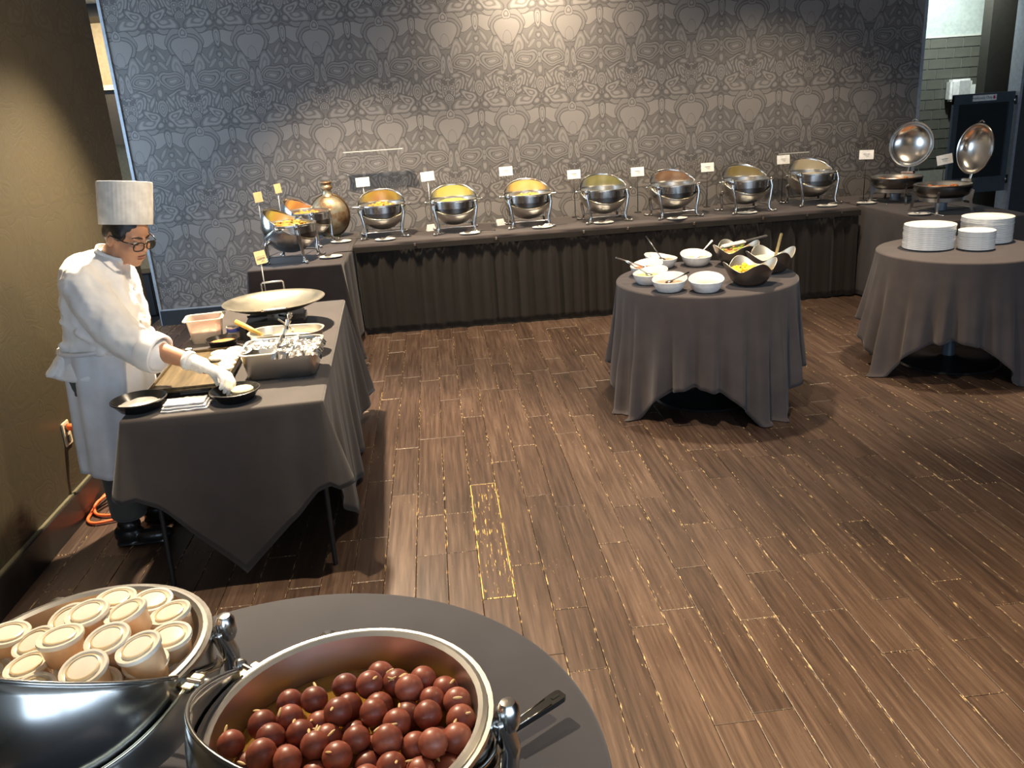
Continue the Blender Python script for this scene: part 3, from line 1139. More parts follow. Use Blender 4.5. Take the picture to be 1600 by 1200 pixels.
ROW = [  # x of centre, food, height, chunk count, wording
    (-0.46, F_veg, 0.030, 26, 'vegetable fritters', 'open roll-top chafing dish of mixed fritters next to the brass flask and acrylic stand'),
    (0.155, F_rice, 0.030, 0, 'yellow rice', 'open roll-top chafing dish heaped with yellow rice'),
    (0.79, F_naan, 0.022, 14, 'saffron pieces', 'open roll-top chafing dish with pale saffron pieces beside the yellow rice'),
    (1.44, F_green, 0.004, 0, 'green curry', 'open roll-top chafing dish whose lid mirrors olive green curry'),
    (2.035, F_brown, 0.004, 0, 'brown curry', 'open roll-top chafing dish of brown curry, fifth from the brass flask'),
    (2.66, F_lent, 0.004, 0, 'lentil curry', 'open roll-top chafing dish of lentil curry, sixth from the brass flask'),
    (3.31, F_white, 0.020, 0, 'white rice', 'open roll-top chafing dish of pale rice at the dim end of the long buffet'),
]
for i, (x, fm, fh, ch, fw, lab) in enumerate(ROW):
    X = x
    Y = [7.33, 7.28, 7.29, 7.24, 7.18, 7.15, 7.29][i]
    place_roll(X, Y, ZB, [0.06, 0.03, 0.02, 0.06, 0.10, 0.12, 0.10][i], lab, 'roll-top chafing dishes along the wall')
    heap('dish_food', X, Y, ZB + ZP - 0.036, 0.172, fh + 0.012, fm, fw + ' filling a roll-top chafing dish by the wall', i * 1.7, 0.006, 45, chunks=ch)
LEFT = [(-1.10, 6.44, F_veg, 0.045, 20, 1.36, 'open roll-top chafing dish at the free end of the short buffet table', 'heap of golden pilaf in the chafing dish at the short table\'s end'),
        (-1.07, 7.17, F_orange, 0.022, 8, 1.30, 'open roll-top chafing dish in front of the brass flask', 'orange curry in the chafing dish in front of the brass flask')]
for x, y, fm, fh, ch, rz, lab, fl in LEFT:
    place_roll(x, y, ZB, rz, lab, 'roll-top chafing dishes on the short table')
    heap('dish_food', x, y, ZB + ZP - 0.036, 0.172, fh + 0.012, fm, fl, x * 9, 0.008, 45, chunks=ch)
# the two big ones in front
RC = (-0.183, 0.955)
LC = (-0.618, 1.172)
big_r = place_roll(RC[0], RC[1], 0.752, math.radians(138), 'open roll-top chafing dish full of round brown syrup dumplings', 'roll-top chafing dishes on the dessert table')
big_l = place_roll(LC[0], LC[1], 0.752, math.radians(156), 'open roll-top chafing dish piled with lidded dessert cups', 'roll-top chafing dishes on the dessert table')

# their lids stand lower: same shells turned about the pivots
for root, deg in ((big_r, 11), (big_l, 5)):
    for chd in root.children:
        if chd.name.startswith('lid'):
            chd.rotation_euler = (math.radians(-deg), 0, 0)
            chd.location = Vector((0, 0, ZP)) - Euler((math.radians(-deg), 0, 0)).to_matrix() @ Vector((0, 0, ZP))
# lift-lid chafing dishes on the right arm
def make_liftlid():
    t = thing('lift_lid_chafing_dish', 'x', 'chafing dish')
    latheo('pan_frame', [(0, 0.115), (0.15, 0.115), (0.185, 0.13), (0.203, 0.16), (0.206, 0.20), (0.212, 0.205), (0.205, 0.209), (0.198, 0.206), (0.194, 0.16), (0.17, 0.135), (0, 0.13)], M_steeld, t, 56)
    latheo('food_pan', [(0, 0.155), (0.17, 0.155), (0.19, 0.20), (0.206, 0.211), (0.204, 0.214), (0.188, 0.206), (0.168, 0.158), (0, 0.158)], M_steelb, t, 56)
    latheo('collar', [(0.15, 0.088), (0.16, 0.088), (0.165, 0.118), (0.15, 0.118)], M_steelb, t, 40, closed=True)
    for a in (45, 135, 225, 315):
        ca, sa = math.cos(math.radians(a)), math.sin(math.radians(a))
        bm = bmesh.new()
        for off in (-0.004, 0.004):
            pass
        prof = [(0.155, 0.12), (0.205, 0.175), (0.222, 0.165), (0.212, 0.09), (0.224, 0.022), (0.240, 0.004), (0.214, 0.0), (0.200, 0.03), (0.192, 0.085), (0.155, 0.09)]
        a_, b_ = [], []
        for r, z in prof:
            p = Vector((r * ca, r * sa, z))
            nrm = Vector((-sa, ca, 0)) * 0.008
            a_.append(bm.verts.new(p + nrm))
            b_.append(bm.verts.new(p - nrm))
        bm.faces.new(a_)
        bm.faces.new(list(reversed(b_)))
        for i in range(len(prof)):
            j = (i + 1) % len(prof)
            bm.faces.new((a_[i], a_[j], b_[j], b_[i]))
        obj('leg', bm, M_steel, t, smooth=False)
    tubeo('rail', [(0.205 * math.cos(math.radians(a)), 0.205 * math.sin(math.radians(a)), 0.03) for a in (45, 135, 225, 315)], 0.004, M_steel, t, closed=True)
    latheo('fuel_holder', [(0, 0.012), (0.042, 0.012), (0.046, 0.07), (0.036, 0.07), (0.034, 0.02), (0, 0.02)], plain('blue_grey_tin', (0.30, 0.36, 0.44), 0.3, 0.6), t, 20)
    # hinge and raised lid; hinge at local +y
    boxo('hinge', (0, 0.225, 0.222), (0.11, 0.05, 0.022), M_steel, t, 0.006)
    mtx = Matrix.Translation((0, 0.255, 0.455)) @ Euler((math.radians(82), 0, 0)).to_matrix().to_4x4()
    prof = [(0, -0.075)] + [(0.178 * math.sin(q * PI / 2 / 10), -0.075 * math.cos(q * PI / 2 / 10)) for q in range(1, 11)] + [(0.190, 0.0), (0.190, 0.006), (0.180, 0.006)]
    prof2 = [(max(0, r - 0.002), z + 0.003) for r, z in reversed(prof)]
    latheo('lid', prof + prof2[1:-1] + [(0, -0.072)], M_steel, t, 56, mtx=mtx)
    bm = bmesh.new()
    tube(bm, [mtx @ Vector((0.03 * s, 0.196 + 0.016 * (1 - abs(s)), -0.006)) for s in (-1, -0.5, 0, 0.5, 1)], 0.005, 6)
    obj('lid_handle', bm, M_steel, t)
    tubeo('lid_arm', [(0, 0.235, 0.22), (0, 0.25, 0.275)], 0.012, M_steel, t)
    return t
lift = make_liftlid()
lift.location = (3.95, 7.04, ZB)
lift.rotation_euler = (0, 0, math.radians(-52))
lift['label'] = 'lift-lid chafing dish with raised mirror lid beside the damask wall corner'
lift2 = copy_tree(lift)
lift2.location = (3.93, 6.32, ZB)
lift2.rotation_euler = (0, 0, math.radians(-83))
lift2['label'] = 'lift-lid chafing dish with raised mirror lid in front of the slate gate'
for o in (lift, lift2):
    o['group'] = 'lift-lid chafing dishes on the right arm'
heap('dish_food', 3.95, 7.04, ZB + 0.172, 0.176, 0.02, F_red, 'red curry in the lift-lid dish beside the damask wall corner', 3.3, 0.006, 40, chunks=10)
heap('dish_food', 3.93, 6.32, ZB + 0.172, 0.176, 0.02, F_red, 'red curry in the lift-lid dish in front of the slate gate', 6.1, 0.006, 40, chunks=12)
# ------------------------------------------------------------------ menu cards
M_stand = M_wire
def card(x, y, z0, zc, rz, label, tilt=0.0, cw=0.118, chh=0.078, paper=None, lines=True, wire=None, group='menu cards on wire stands'):
    t = thing('menu_card', label, 'sign', (x, y, z0), rz, group)
    h = zc - z0
    bm = bmesh.new()
    tube(bm, [(0, 0, 0.004), (0, 0, h - chh * 0.35)], 0.0035, 6)
    ell(bm, (0, 0, 0.0045), (0.034, 0.034, 0.0045), None, 16, 6)
    obj('stand', bm, wire or M_wire, t)
    bm = bmesh.new()
    bx(bm, (0, -0.006, h), (cw, 0.003, chh), 0, (-0.12, tilt, 0))
    cdo = obj('card', bm, paper or M_paper, t, smooth=False)
    if lines:
        bm = bmesh.new()
        for k, (zz, ww) in enumerate(((0.006, 0.05), (-0.008, 0.036))):
            bx(bm, (0.004 * k, -0.0085, h + zz), (ww, 0.0012, 0.003), 0, (-0.12, tilt, 0))
        tube(bm, [(0.010 + 0.009 * math.cos(a), -0.0095, h - 0.022 + 0.007 * math.sin(a)) for a in [i * 2 * PI / 10 for i in range(10)]], 0.0012, 4, closed=True)
        obj('print', bm, M_ink, cdo, smooth=False)
    return t
M_silverwire = plain('pale_wire', (0.45, 0.45, 0.45), 0.35, 0.7)
names = ['behind the fritter chafing dish', 'beside the yellow rice chafing dish', 'behind the saffron chafing dish', 'beside the olive curry chafing dish',
         'beside the brown curry chafing dish', 'beside the lentil curry chafing dish', 'beside the pale rice chafing dish']
for i, (x, z, tl) in enumerate([(-0.615, 1.216, -0.02), (-0.05, 1.225, -0.07), (0.64, 1.220, -0.02), (1.244, 1.150, 0.0), (1.819, 1.132, 0.0), (2.46, 1.126, 0.0), (3.163, 1.144, 0.0)]):
    card(x, 7.58, ZB, z, 0.0, 'white menu card on a thin stand ' + names[i], tl, lines=(i not in (0, 1)), wire=M_silverwire if i < 2 else M_wire)
card(3.76, 7.22, ZB, 1.165, -0.3, 'white menu card on a thin stand beside the lift-lid dish at the damask wall corner', 0.02)
card(4.17, 6.72, ZB, 1.125, -0.35, 'tilted white menu card between the two raised mirror lids', -0.18)
card(-1.335, 6.62, ZB, 1.235, 1.05, 'cream menu card edge-on behind the golden pilaf chafing dish', 0.0, 0.09, 0.075, M_papery, False, M_silverwire)
card(-1.28, 7.18, ZB, 1.245, 1.15, 'cream menu card edge-on beside the orange curry chafing dish', 0.0, 0.09, 0.075, M_papery, False, M_silverwire)
card(-1.005, 4.80, 0.755, 1.062, 0.5, 'tan menu card on a thin stand behind the large shallow pan', -0.1, 0.062, 0.072, M_papery, True, M_silverwire)

# ------------------------------------------------------------------ side plates with serving spoons
bm = bmesh.new()
lathe(bm, [(0, 0.004), (0.05, 0.004), (0.078, 0.012), (0.080, 0.014), (0.076, 0.014), (0.05, 0.007), (0, 0.007)], 32)
saucer_me = bpy.data.meshes.new('spoon_rest')
bmesh.ops.recalc_face_normals(bm, faces=bm.faces)
bm.to_mesh(saucer_me)
bm.free()
def spoon_bm(bm, L=0.24, r=0.004, bowl=0.03):
    tube(bm, smooth_path([(0.02, 0, 0.014), (0.06, 0, 0.024), (L * 0.6, 0, 0.018), (L, 0, 0.008)], 4), [r * 0.8] * 5 + [r] * 8, 6)
    ell(bm, (0, 0, 0.014), (bowl, bowl * 0.68, 0.007), None, 14, 8)
bm = bmesh.new()
spoon_bm(bm)
spoon_me = bpy.data.meshes.new('serving_spoon')
bmesh.ops.recalc_face_normals(bm, faces=bm.faces)
bm.to_mesh(spoon_me)
bm.free()
M_spoonh = plain('spoon_black_steel', (0.05, 0.045, 0.04), 0.3, 0.4)
where = ['mixed fritters', 'yellow rice', 'saffron pieces', 'olive curry', 'brown curry', 'lentil curry', 'pale rice', 'golden pilaf', 'orange curry', 'red curry nearest the wall', 'red curry before the slate gate']
for i, (x, y, rz, mt) in enumerate([(-0.445, 7.08, 0.1, M_spoonh), (0.262, 7.055, 0.12, M_spoonh), (0.876, 7.08, 0.15, M_steel), (1.40, 7.065, 0.0, M_spoonh), (2.01, 6.98, 0.1, M_spoonh),
                                (2.62, 6.99, 0.35, M_steel), (3.345, 7.04, 0.15, M_steel), (-0.82, 6.40, 0.7, M_spoonh), (-0.815, 7.15, 0.1, M_spoonh), (3.69, 7.02, -1.2, M_steel), (3.70, 6.22, -1.2, M_steel)]):
    o = mesh_obj('spoon_rest', saucer_me, M_white)
    o.location = (x, y, ZB)
    o.scale = (1.08, 0.9, 1)
    tag(o, 'small white plate set before the ' + where[i] + ' chafing dish', 'plate', 'spoon rest plates on the buffet')
    o = bpy.data.objects.new('serving_spoon', spoon_me if i == 0 else spoon_me.copy())
    o.data.materials.clear()
    o.data.materials.append(mt)
    for p in o.data.polygons:
        p.use_smooth = True
    link(o)
    o.location = (x - 0.02, y, ZB + 0.006)
    o.rotation_euler = (0, 0, rz)
    tag(o, 'serving spoon resting on the small plate before the ' + where[i], 'spoon', 'serving spoons on the buffet')
# white wedges added for the bright light caught by two dishes' rear feet
for x, y, lab in ((-0.06, 7.45, 'small white wedge standing in for the lit rear foot of the yellow rice dish'), (0.55, 7.45, 'small white wedge standing in for the lit rear foot of the saffron dish')):
    bm = bmesh.new()
    v = [bm.verts.new(p) for p in ((-0.04, -0.022, 0), (0.04, -0.022, 0), (0.04, 0.022, 0), (-0.04, 0.022, 0), (-0.034, 0, 0.055), (0.034, 0, 0.055))]
    for f in ((0, 1, 5, 4), (2, 3, 4, 5), (1, 2, 5), (3, 0, 4), (3, 2, 1, 0)):
        bm.faces.new([v[i] for i in f])
    o = obj('foot_highlight', bm, M_paper, None, smooth=False)
    o.location = (x, y, ZB)
    o.rotation_euler = (0, 0, 0.4)
    tag(o, lab, 'paper', 'foot highlights on the buffet')

# ------------------------------------------------------------------ brass flask
m, nt, bs = base_mat('aged_brass')
v = texco(nt)
f1 = noise_(nt, v, 9, 6, 0.7)
nt.links.new(ramp(nt, f1, [(0.30, (0.14, 0.065, 0.035)), (0.44, (0.28, 0.17, 0.09)), (0.54, (0.36, 0.32, 0.22)), (0.68, (0.26, 0.30, 0.27))]), bs.inputs['Base Color'])
bs.inputs['Metallic'].default_value = 0.75
bs.inputs['Roughness'].default_value = 0.42
bump_(nt, bs, f1, 0.4, 0.006)
M_brass = m
fl = thing('brass_flask', 'large round aged brass flask with a short ringed neck', 'flask', (-0.925, 7.52, ZB))
bm = bmesh.new()
ell(bm, (0, 0, 0.188), (0.168, 0.125, 0.182), None, 40, 28)
obj('body', bm, M_brass, fl)
latheo('neck', [(0.06, 0.352), (0.043, 0.368), (0.038, 0.40), (0.042, 0.412), (0.052, 0.42), (0.054, 0.432), (0.046, 0.44), (0.040, 0.452), (0.050, 0.462), (0.055, 0.47), (0.052, 0.478), (0.036, 0.478), (0.034, 0.40)], M_brass, fl, 28)
bm = bmesh.new()
for r_, off in ((1.015, -0.02), (1.015, 0.02)):
    tube(bm, [(0.168 * r_ * math.cos(a), off, 0.188 + 0.182 * r_ * math.sin(a)) for a in [i * 2 * PI / 48 for i in range(48)]], 0.004, 6, closed=True)
obj('seam_band', bm, plain('dark_brass', (0.12, 0.07, 0.03), 0.4, 0.8), fl)
latheo('foot_ring', [(0.06, 0.0), (0.075, 0.0), (0.075, 0.012), (0.055, 0.02)], M_brass, fl, 24, closed=True)

# ------------------------------------------------------------------ clear acrylic stands by the wall
m, nt, bs = base_mat('clear_acrylic')
v = texco(nt)
f1 = noise_(nt, v, 5)
nt.links.new(ramp(nt, f1, [(0.3, (0.30, 0.31, 0.31)), (0.7, (0.4, 0.4, 0.4))]), bs.inputs['Base Color'])
bs.inputs['Roughness'].default_value = 0.05
bs.inputs['Alpha'].default_value = 0.022
M_acr = m
M_acre = plain('acrylic_edge', (0.45, 0.44, 0.42), 0.2)
def acrylic(x0, x1, y, ztop, label, side=True):
    t = thing('acrylic_stand', label, 'display stand', ((x0 + x1) / 2, y, ZB), 0, 'clear acrylic stands')
    w_, h = x1 - x0, ztop - ZB
    boxo('top_ledge', (0, -0.045, h), (w_, 0.10, 0.006), plain('smoked_acrylic', (0.10, 0.095, 0.09), 0.2), t)
    boxo('ledge_edge', (0, -0.096, h), (w_, 0.004, 0.008), M_acre, t)
    boxo('back_panel', (0, 0.0, h / 2), (w_, 0.005, h - 0.008), M_acr, t)
    if side:
        for sx in (-1, 1):
            boxo('side_panel', (sx * (w_ / 2 - 0.003), -0.045, h / 2), (0.005, 0.085, h - 0.008), M_acr, t)
            for zz in (0.15, 0.5):
                bm = bmesh.new()
                tube(bm, [(sx * (w_ / 2 - 0.012), -0.008, zz * h / 0.7), (sx * (w_ / 2 - 0.012), -0.014, zz * h / 0.7)], 0.006, 8)
                obj('stud', bm, M_steel, t)
acrylic(-0.765, -0.245, 7.80, 1.468, 'clear acrylic stand against the wall behind the fritter chafing dish')
acrylic(3.17, 3.46, 7.80, 1.185, 'low clear acrylic stand behind the pale rice chafing dish', False)

# ------------------------------------------------------------------ salad table
ST = 0.747
def bowl_thing(name, label, cat, x, y, z, rz, rt, rb, h, rim, rad, mat_out, mat_in, group, n=56, wall=0.005):
    """vessel with a shaped rim: rim(a)->height factor, rad(a)->radius factor"""
    t = thing(name, label, cat, (x, y, z), rz, group)
    def shell(bm, inset, z0, flip):
        rows_ = 10
        cc = bm.verts.new((0, 0, z0))
        prev = None
        for i in range(rows_ + 1):
            q = i / rows_
            ring = []
            for k in range(n):
                a = 2 * PI * k / n
                prof = rb + (rt - rb) * (q ** 0.62)
                rr = (prof * (1 + (rad(a) - 1) * q)) - inset
                zz = z0 + (h * rim(a) - z0) * (q ** 1.25)
                ring.append(bm.verts.new((rr * math.cos(a), rr * math.sin(a), zz)))
            if prev is None:
                for k in range(n):
                    bm.faces.new((cc, ring[k], ring[(k + 1) % n]))
            else:
                for k in range(n):
                    j = (k + 1) % n
                    bm.faces.new((prev[k], prev[j], ring[j], ring[k]))
            prev = ring
        return prev
    bm = bmesh.new()
    shell(bm, 0, 0.0, False)
    obj('outside', bm, mat_out, t)
    bm = bmesh.new()
    shell(bm, wall, 0.006, True)
    ins = obj('inside', bm, mat_in, t)
    bm = bmesh.new()
    pts = []
    for k in range(n):
        a = 2 * PI * k / n
        rr = rt * rad(a) - wall / 2
        pts.append((rr * math.cos(a), rr * math.sin(a), h * rim(a)))
    tube(bm, pts, wall * 0.55, 6, closed=True)
    obj('rim', bm, mat_in if mat_out is not mat_in else mat_out, t)
    return t
def rim_w(a): return 1.0 + 0.20 * math.cos(a) + 0.06 * math.cos(2 * a)
def rad_w(a): return 1.0 + 0.10 * math.cos(a) + 0.04 * math.cos(2 * a)
S_red = speckle('red_chutney', [(0, (0.55, 0.13, 0.03)), (0.5, (0.70, 0.24, 0.06)), (1, (0.40, 0.06, 0.02))], 120)
S_green = speckle('green_chutney', [(0, (0.45, 0.50, 0.20)), (0.5, (0.55, 0.60, 0.30)), (1, (0.35, 0.42, 0.14))], 120)
S_tan = speckle('tamarind_sauce', [(0, (0.42, 0.27, 0.18)), (0.5, (0.50, 0.34, 0.24)), (1, (0.33, 0.20, 0.12))], 90)
S_raita = speckle('herbed_yogurt', [(0, (0.70, 0.64, 0.30)), (0.45, (0.78, 0.74, 0.48)), (0.8, (0.80, 0.76, 0.52)), (1, (0.16, 0.20, 0.04))], 130)
S_nut = speckle('pickle_relish', [(0, (0.30, 0.24, 0.12)), (0.5, (0.48, 0.42, 0.28)), (1, (0.22, 0.16, 0.08))], 120)
S_cream = speckle('pale_sauce', [(0, (0.55, 0.42, 0.34)), (0.5, (0.62, 0.50, 0.42)), (1, (0.50, 0.38, 0.30))], 60)
WB = [  # x, y, rim direction, filling, label
    (1.385, 5.14, 2.6, S_nut, 'white bowl of brown relish with a thin spoon at the back of the salad table', (0.19, 2.2, 0.8)),
    (1.60, 5.12, 1.7, S_cream, 'white bowl of pale pink sauce with a white spoon', (0.16, 0.5, 0.55)),
    (1.225, 4.93, 0.8, S_red, 'white bowl of red chutney with a steel spoon', (0.19, 2.85, 0.35)),
    (1.19, 4.71, 0.5, S_green, 'white bowl of pale green chutney on the rim of the salad table', (0.16, 2.6, 0.5)),
    (1.245, 4.48, 1.1, S_tan, 'white bowl of tan sauce with a dark spoon', (0.13, 0.25, 0.3)),
    (1.43, 4.40, 1.3, S_raita, 'white bowl of herb-flecked yellow yogurt', None),
]
for i, (x, y, rd, fm, lab, sp) in enumerate(WB):
    bowl_thing('white_bowl', lab, 'bowl', x, y, ST, rd, 0.100, 0.05, 0.069, rim_w, rad_w, M_white, M_white, 'white bowls on the salad table')
    heap('sauce', x + 0.005 * math.cos(rd), y + 0.005 * math.sin(rd), ST + 0.046, 0.083, 0.004, fm, ['brown relish', 'pale pink sauce', 'red chutney', 'pale green chutney', 'tan sauce', 'herb-flecked yellow yogurt'][i] + ' filling a white bowl', i * 2.3, 0.002, 90, cat='sauce')
    if sp:
        L, az, el = sp
        bm = bmesh.new()
        d = Vector((math.cos(az) * math.cos(el), math.sin(az) * math.cos(el), math.sin(el)))
        b0 = Vector((0, 0, 0.052))
        tube(bm, [b0, b0 + d * L * 0.5, b0 + d * L], [0.003, 0.0035, 0.005 if i != 1 else 0.008], 8)
        ell(bm, b0 + Vector((0, 0, 0.002)), (0.024, 0.016, 0.006), (0, -el * 0.4, az), 12, 8)
        o = obj('spoon', bm, M_white if i == 1 else (M_steeld if i in (0, 4) else M_steel))
        o.location = (x, y, ST)
        tag(o, ['thin steel spoon leaning up in the brown relish', 'white spoon in the pale pink sauce', 'steel spoon handle over the red chutney bowl', 'steel spoon in the pale green chutney', 'dark spoon in the tan sauce'][i], 'spoon', 'spoons on the salad table')
def rim_d(a): return 1.0 + 0.21 * math.cos(4 * a)
def rad_d(a): return 1.0 + 0.09 * math.cos(4 * a)
S_corn = speckle('yellow_corn_salad', [(0, (0.85, 0.58, 0.03)), (0.5, (0.90, 0.66, 0.05)), (1, (0.80, 0.48, 0.02))], 110)
S_leaf = speckle('leaf_salad', [(0, (0.20, 0.26, 0.03)), (0.4, (0.40, 0.46, 0.06)), (0.7, (0.30, 0.36, 0.04)), (0.85, (0.16, 0.03, 0.03)), (1, (0.65, 0.28, 0.10))], 40)
S_yog = plain('yogurt', (0.80, 0.75, 0.55), 0.3)
M_bowlin = steel('satin_steel', (0.78, 0.75, 0.66), 0.42, 0.05)
M_dbowl = steel('hammered_dark_steel', (0.26, 0.25, 0.24), 0.34, 0.06)
DB = [(1.825, 5.04, 0.15, 0.138, S_leaf, 'flared dark steel bowl of leafy green salad', 'leafy green salad in a flared steel bowl', 0.03),
      (1.925, 4.745, 0.10, 0.138, S_yog, 'flared dark steel bowl of white yogurt with an upright ladle', 'white yogurt in a flared steel bowl', 0.004),
      (1.70, 4.475, 0.05, 0.140, S_corn, 'flared dark steel bowl of bright yellow salad', 'bright yellow salad in a flared steel bowl', 0.012)]
for i, (x, y, rz, rt, fm, lab, fl_, hh) in enumerate(DB):
    bowl_thing('steel_bowl', lab, 'bowl', x, y, ST, rz, rt, 0.055, 0.115, rim_d, rad_d, M_dbowl, M_bowlin, 'flared steel bowls on the salad table', 72, 0.003)
    heap('salad', x, y, ST + 0.086, 0.112, hh, fm, fl_, i * 3.1 + 1, 0.008 if i != 1 else 0.001, 60, chunks=26 if i == 0 else (14 if i == 2 else 0), cat='salad')
# tongs on the leaves, ladle in the yogurt, dark spoon tip in the yellow salad
tg = thing('salad_tongs', 'pale plastic tongs with grey handles lying on the leaf salad', 'tongs', (1.825, 5.04, ST + 0.122))
boxo('paddle', (-0.02, -0.01, 0.012), (0.15, 0.045, 0.010), plain('clear_pale_plastic', (0.75, 0.70, 0.66), 0.2), tg, 0.004, (0.1, -0.12, 0.12))
boxo('paddle', (-0.02, 0.015, -0.004), (0.15, 0.040, 0.008), MATS['clear_pale_plastic'], tg, 0.003, (0, -0.05, 0.05))
boxo('handle', (0.125, 0.008, 0.030), (0.16, 0.026, 0.010), plain('grey_handle', (0.16, 0.15, 0.14), 0.3, 0.4), tg, 0.004, (0, -0.14, 0.12))
ld = thing('ladle', 'wooden-handled ladle standing in the yogurt bowl', 'ladle', (1.93, 4.73, ST + 0.05))
boxo('handle', (0.040, 0.012, 0.105), (0.024, 0.008, 0.15), plain('tan_handle', (0.40, 0.32, 0.16), 0.4), ld, 0.004, (0, 0.35, 0.5))
ello('scoop', (0.005, 0.0, 0.022), (0.035, 0.035, 0.016), M_steel, ld)
o = ello('spoon', (1.665, 4.48, ST + 0.094), (0.026, 0.017, 0.009), plain('dark_wood_spoon', (0.10, 0.04, 0.015), 0.4), None, (0.2, 0.3, 0.4))
tag(o, 'dark spoon tip buried in the bright yellow salad', 'spoon', 'spoons on the salad table')

# ------------------------------------------------------------------ plate stacks
def plate_mesh(r, name):
    bm = bmesh.new()
    lathe(bm, [(0, 0.0), (r * 0.55, 0.0), (r * 0.62, 0.003), (r * 0.97, 0.0075), (r, 0.0085), (r, 0.0175), (r * 0.985, 0.0185), (r * 0.62, 0.007), (r * 0.55, 0.0045), (0, 0.0045)], 48)
    bmesh.ops.recalc_face_normals(bm, faces=bm.faces)
    me = bpy.data.meshes.new(name)
    bm.to_mesh(me)
    bm.free()
    me.materials.append(M_white)
    for p in me.polygons:
        p.use_smooth = True
    me.set_sharp_from_angle(angle=math.radians(50))
    return me
big, small = plate_mesh(0.152, 'dinner_plate'), plate_mesh(0.105, 'side_plate')
rg = random.Random(4)
for me, nm, cnt, x, y, lab, grp in ((big, 'dinner_plate', 13, 3.095, 5.075, 'white dinner plate in the free-standing tall stack', 'dinner plates in the free-standing stack'),
                                    (big, 'dinner_plate', 14, 3.515, 5.13, 'white dinner plate in the tall stack behind the small plates', 'dinner plates in the stack behind the small plates'),
                                    (small, 'side_plate', 10, 3.315, 4.925, 'small white plate in the low stack', 'small plates in the low stack')):
    for k in range(cnt):
        o = bpy.data.objects.new(nm, me)
        link(o)
        o.location = (x + rg.uniform(-0.002, 0.002), y + rg.uniform(-0.002, 0.002), ST + k * 0.0112)
        tag(o, lab, 'plate', grp)

# ------------------------------------------------------------------ dessert cups
M_cup = plain('peach_dessert_cup', (0.80, 0.52, 0.30), 0.35, var=0.2, scale=20)
M_cup2 = plain('mango_dessert_cup', (0.88, 0.40, 0.05), 0.35)
M_lid = plain('clear_white_lid', (0.86, 0.79, 0.66), 0.18, var=0.06)
def make_cup():
    t = thing('dessert_cup', 'x', 'cup')
    latheo('cup', [(0, -0.010), (0.024, -0.010), (0.026, -0.008), (0.031, 0.028), (0.0315, 0.030), (0, 0.030)], M_cup, t, 32)
    latheo('lid', [(0.0315, 0.026), (0.0335, 0.027), (0.034, 0.031), (0.033, 0.0335), (0.029, 0.0335), (0.027, 0.0315), (0.0245, 0.0308), (0.022, 0.0325), (0.021, 0.0335), (0, 0.0345)], M_lid, t, 32)
    latheo('lid_ring', [(0.0225, 0.0325), (0.0236, 0.0342), (0.0212, 0.0348), (0.0205, 0.0335)], plain('lid_edge', (0.70, 0.56, 0.34), 0.25), t, 32, closed=True)
    return t
CUPS = [(-0.727, 1.215, 1), (-0.676, 1.197, 1), (-0.641, 1.250, 1), (-0.586, 1.190, 2), (-0.583, 1.285, 1), (-0.528, 1.180, 2), (-0.517, 1.262, 1), (-0.470, 1.212, 1), (-0.605, 1.140, 2),
        (-0.507, 1.115, 2), (-0.440, 1.155, 1), (-0.455, 1.080, 2), (-0.540, 1.055, 2), (-0.628, 1.070, 1), (-0.735, 1.150, 0), (-0.674, 1.160, 0), (-0.442, 1.088, 1), (-0.505, 1.085, 1),
        (-0.550, 1.035, 0), (-0.565, 1.115, 1), (-0.535, 1.243, 0), (-0.600, 1.228, 0), (-0.655, 1.120, 1), (-0.470, 1.060, 0), (-0.610, 1.020, 0), (-0.685, 1.070, 0), (-0.740, 1.095, 0),
        (-0.500, 1.160, 1), (-0.560, 1.180, 0), (-0.470, 1.140, 0), (-0.620, 1.180, 0)]
CP = [[x - 0.013 - LC[0], y + 0.006 - LC[1], k] for x, y, k in CUPS]
for it in range(80):
    for i in range(len(CP)):
        for j in range(i):
            if CP[i][2] == CP[j][2]:
                dx, dy = CP[i][0] - CP[j][0], CP[i][1] - CP[j][1]
                L = math.hypot(dx, dy)
                if 1e-6 < L < 0.067:
                    f = (0.067 - L) / L * 0.5
                    CP[i][0] += dx * f
                    CP[i][1] += dy * f
                    CP[j][0] -= dx * f
                    CP[j][1] -= dy * f
    for p in CP:
        L, lim = math.hypot(p[0], p[1]), 0.134 + 0.010 * p[2]
        if L > lim:
            p[0] *= lim / L
            p[1] *= lim / L
cup0 = make_cup()
rg = random.Random(8)
cup_lab = {14: 'lidded cup of bright orange mango dessert at the pan edge'}
for i, (x, y, k) in enumerate(CUPS):
    o = cup0 if i == 0 else copy_tree(cup0)
    o.location = (LC[0] + CP[i][0], LC[1] + CP[i][1], 0.977 + 0.036 * k)
    o.rotation_euler = (rg.uniform(-0.05, 0.24), rg.uniform(-0.24, 0.10), rg.uniform(0, 0.3))
    o['label'] = 'small clear-lidded cup of pale peach dessert in the pile'
    o['group'] = 'lidded dessert cups piled in the chafing dish'
    if i == 14:
        o['label'] = cup_lab[14]
        for chd in o.children:
            if chd.name.startswith('cup'):
                chd.data = chd.data.copy()
                chd.data.materials.clear()
                chd.data.materials.append(M_cup2)

